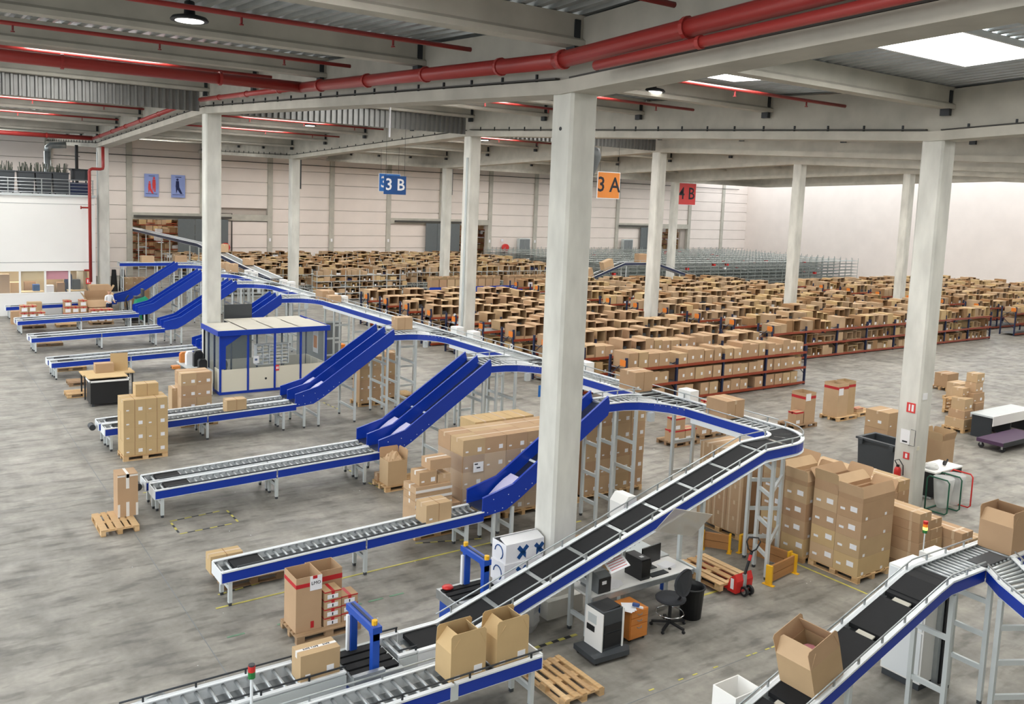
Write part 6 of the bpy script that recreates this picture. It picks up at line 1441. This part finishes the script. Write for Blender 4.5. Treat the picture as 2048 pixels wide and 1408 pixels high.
# wheeled bin, extinguisher, notices, bag stand round the right column
t = thing('wheeled_bin', 'big dark grey wheeled bin beside the second column', 'bin', (22.7, 13.6, 0)); b0, b1 = 13.35, 14.6
part(t, 'tub', G().prism([(b0+0.08, 0.12), (b1-0.08, 0.12), (b1, 1.3), (b0, 1.3)], 'x', 22.6, 22.64).prism([(b0+0.08, 0.12), (b1-0.08, 0.12), (b1, 1.3), (b0, 1.3)], 'x', 23.4, 23.44).box(22.64, 23.4, b0+0.02, b0+0.06, 0.12, 1.3).box(22.64, 23.4, b1-0.06, b1-0.02, 0.12, 1.3).box(22.6, 23.44, b0+0.06, b1-0.06, 0.12, 0.16), 'dark_grey')
part(t, 'rim', G().box(22.54, 22.66, b0-0.04, b1+0.04, 1.3, 1.36).box(23.38, 23.5, b0-0.04, b1+0.04, 1.3, 1.36).box(22.66, 23.38, b0-0.04, b0+0.06, 1.3, 1.36).box(22.66, 23.38, b1-0.06, b1+0.04, 1.3, 1.36), 'dark_grey')
for y in (b0+0.15, b1-0.15): part(t, 'handle', G().box(22.48, 22.56, y-0.06, y+0.06, 1.2, 1.34), 'dark_grey'); part(t, 'wheel', G().cyl((22.7, y, 0.07), (22.75, y, 0.07), 0.07, 12), 'black_plastic')
o2 = COLS[(21.8, 12.4)]
part(o2, 'fire_sign', G().box(21.785, 21.8, 12.5, 12.74, 2.58, 2.84), 'sign_red'); part(o2, 'sign_mark', G().box(21.78, 21.785, 12.54, 12.6, 2.62, 2.8).box(21.78, 21.785, 12.64, 12.68, 2.62, 2.8), 'paper_white')
part(o2, 'fire_sign', G().box(21.785, 21.8, 12.55, 12.72, 1.32, 1.5), 'sign_red'); part(o2, 'sign_mark', G().box(21.78, 21.785, 12.6, 12.66, 1.35, 1.47), 'paper_white')
part(o2, 'notice_sheet', G().box(21.785, 21.8, 12.58, 12.84, 1.72, 2.1), 'paper_white'); part(o2, 'notice_print', G().box(21.78, 21.785, 12.64, 12.78, 1.76, 1.8), 'ink')
part(o2, 'small_plate', G().box(21.92, 22.12, 12.385, 12.4, 2.95, 3.12), 'paper_white'); part(o2, 'small_plate', G().box(21.86, 21.96, 12.385, 12.4, 1.6, 1.7), 'cream_panel'); part(o2, 'wall_bracket', G().tube([(21.78, 12.56, 2.14), (21.76, 12.42, 2.14), (21.76, 12.42, 1.72), (21.78, 12.6, 1.7)], 0.008, 5), 'dark_metal')
t = thing('fire_extinguisher', 'red fire extinguisher hung on the second column', 'extinguisher', (21.68, 12.78, 0.55)); part(t, 'cylinder', G().lathe([(0.085, 0), (0.09, 0.02), (0.09, 0.38), (0.07, 0.44), (0.03, 0.47)], (21.69, 12.78, 0.62), 14), 'lamp_red', True); part(t, 'hose', G().tube([(21.69, 12.78, 1.1), (21.66, 12.86, 1.24), (21.66, 12.74, 1.3), (21.66, 12.62, 1.16), (21.66, 12.6, 0.9)], 0.014, 6), 'black_plastic'); part(t, 'label_plate', G().cyl((21.69, 12.78, 0.7), (21.69, 12.78, 0.84), 0.092, 14), 'paper_white'); part(t, 'valve', G().box(21.66, 21.72, 12.75, 12.81, 1.08, 1.14), 'black_plastic')
t = thing('bag_stand', 'green tubular stand holding clear rubbish bags', 'bag stand', (22.6, 11.8, 0))
for i, x in enumerate((22.15, 22.75, 23.3)):
    part(t, 'tube_loop', G().tube([(x, 12.2, 0.03), (x, 12.2, 0.88), (x, 12.14, 0.95), (x, 11.66, 0.95), (x, 11.6, 0.88), (x, 11.6, 0.1), (x, 11.66, 0.04), (x, 12.2, 0.03)], 0.02, 8), 'green_tube' if i < 2 else 'lamp_red', True)
part(t, 'spacer_bar', G().tube([(22.15, 12.2, 0.03), (23.3, 12.2, 0.03)], 0.02, 8), 'green_tube')
for x in (22.42, 22.98): part(t, 'clear_bag', G().lathe([(0.12, 0.12), (0.2, 0.3), (0.24, 0.7), (0.26, 0.93)], (x, 11.9, 0), 10), 'plastic_bag', True)
t = thing('sorting_table', 'small white-topped table behind the clear rubbish bags', 'table', (23.8, 12.5, 0)); part(t, 'top', G().box(23.1, 24.5, 12.5, 13.2, 0.74, 0.78), 'white_paint'); part(t, 'skirt', G().box(23.12, 24.48, 12.52, 12.54, 0.06, 0.74).box(23.12, 23.14, 12.54, 13.18, 0.06, 0.74), 'black_plastic')
for x in (23.14, 24.42): part(t, 'leg', G().box(x, x+0.05, 12.6, 13.1, 0, 0.74), 'grey_steel')
solo('cling_roll', G().lathe([(0.16, 0), (0.2, 0.05), (0.14, 0.14), (0.04, 0.16)], (23.4, 12.8, 0.78), 9), 'plastic_bag', 'crumpled clear film on the sorting table', 'plastic film', (23.4, 12.8, 0.78)); t = thing('tape_gun', 'black tape dispenser on the sorting table', 'tape gun', (24.0, 12.75, 0.78)); part(t, 'roll', G().cyl((24.0, 12.74, 0.86), (24.0, 12.79, 0.86), 0.07, 12), 'black_plastic'); part(t, 'grip', G().bar((24.02, 12.76, 0.8), (24.14, 12.76, 0.95), 0.03, 0.04), 'black_plastic')
stack(24.9, 15.1, 0.0, 1, 1, 3, 0.8, 0.8, 0.55, 'stack behind the wheeled bin', marks=3)
open_carton(25.9, 13.9, 0.0, 0.7, 0.7, 0.95, 'tall open carton behind the second column', (10, 10, 15, 10), fl=0.25)

# ------------------------------------------------------------------ worker and floor cleaner by the far lanes
def person():
    px, py = 9.65, 53.9
    t = link('person', None, None, (px, py, 0), math.radians(200)); tag(t, 'man in white shirt and navy trousers standing at the far lane', 'person'); ORG[t.name] = V((px, py, 0))
    me = bpy.data.meshes.new('body')
    J = {'pel': (0, 0, 0.95, .14), 'wa': (0, 0.01, 1.1, .13), 'ch': (0, 0.02, 1.32, .16), 'nk': (0, 0.03, 1.48, .06), 'hd0': (0, 0.05, 1.55, .075), 'hd': (0, 0.06, 1.63, .095), 'hd2': (0, 0.05, 1.7, .07),
         'hl': (-.09, 0, 0.88, .1), 'kl': (-.1, 0.03, 0.5, .065), 'al': (-.1, -0.01, 0.1, .045), 'tl': (-.11, 0.14, 0.04, .035), 'hr': (.09, 0, 0.88, .1), 'kr': (.1, 0.03, 0.5, .065), 'ar': (.1, -0.01, 0.1, .045), 'tr': (.11, 0.14, 0.04, .035),
         'sl': (-.19, 0.02, 1.4, .065), 'el': (-.25, 0.06, 1.13, .045), 'wl': (-.17, 0.28, 1.06, .03), 'fl': (-.14, 0.37, 1.05, .025), 'sr': (.19, 0.02, 1.4, .065), 'er': (.25, 0.06, 1.13, .045), 'wr': (.17, 0.28, 1.06, .03), 'fr': (.14, 0.37, 1.05, .025)}
    K = list(J); E = [('pel', 'wa'), ('wa', 'ch'), ('ch', 'nk'), ('nk', 'hd0'), ('hd0', 'hd'), ('hd', 'hd2'), ('pel', 'hl'), ('hl', 'kl'), ('kl', 'al'), ('al', 'tl'), ('pel', 'hr'), ('hr', 'kr'), ('kr', 'ar'), ('ar', 'tr'), ('ch', 'sl'), ('sl', 'el'), ('el', 'wl'), ('wl', 'fl'), ('ch', 'sr'), ('sr', 'er'), ('er', 'wr'), ('wr', 'fr')]
    me.from_pydata([J[k][:3] for k in K], [(K.index(a), K.index(b)) for a, b in E], [])
    o = bpy.data.objects.new('skin_source', me); COL.objects.link(o)
    md = o.modifiers.new('skin', 'SKIN'); sv = me.skin_vertices[0].data
    for i, k in enumerate(K): sv[i].radius = (J[k][3], J[k][3]*(0.75 if k in ('wa', 'ch', 'pel') else 1)); sv[i].use_root = (k == 'pel')
    o.modifiers.new('sub', 'SUBSURF').levels = 2
    dg = bpy.context.evaluated_depsgraph_get(); bm_ = bpy.data.meshes.new_from_object(o.evaluated_get(dg)); bpy.data.objects.remove(o)
    bm_.name = 'body'
    for x in ('skin', 'shirt_white', 'trousers_navy', 'black_plastic', 'hair'): bm_.materials.append(MATS[x])
    for p in bm_.polygons:
        c = p.center; p.use_smooth = True
        p.material_index = 3 if c.z < 0.1 else 2 if c.z < 0.98 else (1 if c.z < 1.47 and not (abs(c.x) > 0.1 and c.y > 0.1) else (4 if (c.z > 1.66 or (c.z > 1.55 and c.y < 0.03)) else 0))
    link('body', bm_, t)
    def L(nm, g, mm): return link(nm, g.mesh(nm, mm, (0, 0, 0), True), t)
    for s in (-1, 1):
        L('ear', G().lathe([(0.012, -0.03), (0.022, 0), (0.012, 0.03)], (s*0.098, 0.05, 1.62), 6), 'skin')
        for f in range(4): L('finger', G().tube([(s*(0.16-0.018*f), 0.36, 1.05), (s*(0.155-0.018*f), 0.41, 1.045), (s*(0.15-0.018*f), 0.44-0.008*abs(f-1), 1.025)], 0.009, 5), 'skin')
        L('thumb', G().tube([(s*0.13, 0.31, 1.06), (s*0.10, 0.34, 1.07), (s*0.085, 0.38, 1.06)], 0.01, 5), 'skin')
    L('nose', G().lathe([(0.016, -0.02), (0.012, 0.01), (0.004, 0.03)], (0, 0.155, 1.62), 6), 'skin')
person()
t = thing('floor_cleaner', 'green and black ride-on floor cleaner behind the far lane', 'cleaning machine', (10.9, 52.6, 0)); part(t, 'chassis', G().box(10.2, 11.5, 52.3, 53.0, 0.08, 0.5), 'black_plastic'); part(t, 'tank', G().prism([(10.7, 0.5), (11.5, 0.5), (11.5, 0.95), (11.3, 1.1), (10.85, 1.0)], 'y', 52.35, 52.95), 'green_machine'); part(t, 'steering', G().tube([(10.4, 52.6, 0.5), (10.3, 52.6, 1.0), (10.45, 52.6, 1.15)], 0.04, 8), 'black_plastic'); part(t, 'seat', G().box(10.75, 11.2, 52.4, 52.9, 1.0, 1.1).box(11.15, 11.25, 52.4, 52.9, 1.1, 1.4), 'dark_grey', kind='stuff'); part(t, 'squeegee', G().prism([(10.9, 0.1), (11.1, 0.1), (11.05, 0.4), (10.95, 0.4)], 'y', 52.2, 52.28), 'green_machine')
t.scale = (1, 1, 1.35)
for x in (10.4, 11.3): part(t, 'wheel', G().cyl((x, 52.24, 0.12), (x, 52.3, 0.12), 0.12, 12), 'black_plastic')
t = thing('coat_rail', 'steel rail of dark hanging bags by the office block corner', 'clothes rail', (10.9, 60.5, 0)); part(t, 'frame', G().tube([(10.3, 60.5, 0), (10.3, 60.5, 2.4), (11.9, 60.5, 2.4), (11.9, 60.5, 0)], 0.03, 6), 'grey_steel')
for k in range(3): part(t, 'dark_bag', G().prism([(10.45+k*0.5, 0.9), (10.85+k*0.5, 0.9), (10.75+k*0.5, 2.3), (10.55+k*0.5, 2.3)], 'y', 60.35, 60.65), 'fabric_dark')
# big grey plate on a sorter leg
solo('leg_sign', G().box(18.0, 18.6, 23.9, 23.93, 1.0, 1.4).box(18.28, 18.32, 23.93, 23.96, 0, 1.4), 'sign_blue_light', 'small blue board on a post beyond the double chute', 'sign', (18.0, 23.9, 1.0))
for i, (x, y) in enumerate(((15.9, 40.5), (17.2, 39.6))): solo('tote_crate', G().box(x, x+0.6, y, y+0.4, 0.0, 0.32).box(x-0.02, x+0.62, y-0.02, y+0.42, 0.32, 0.36), 'orange_sign', f'orange plastic crate beyond the cabin, {ORD[i]} from the sorter', 'crate', (x, y, 0))
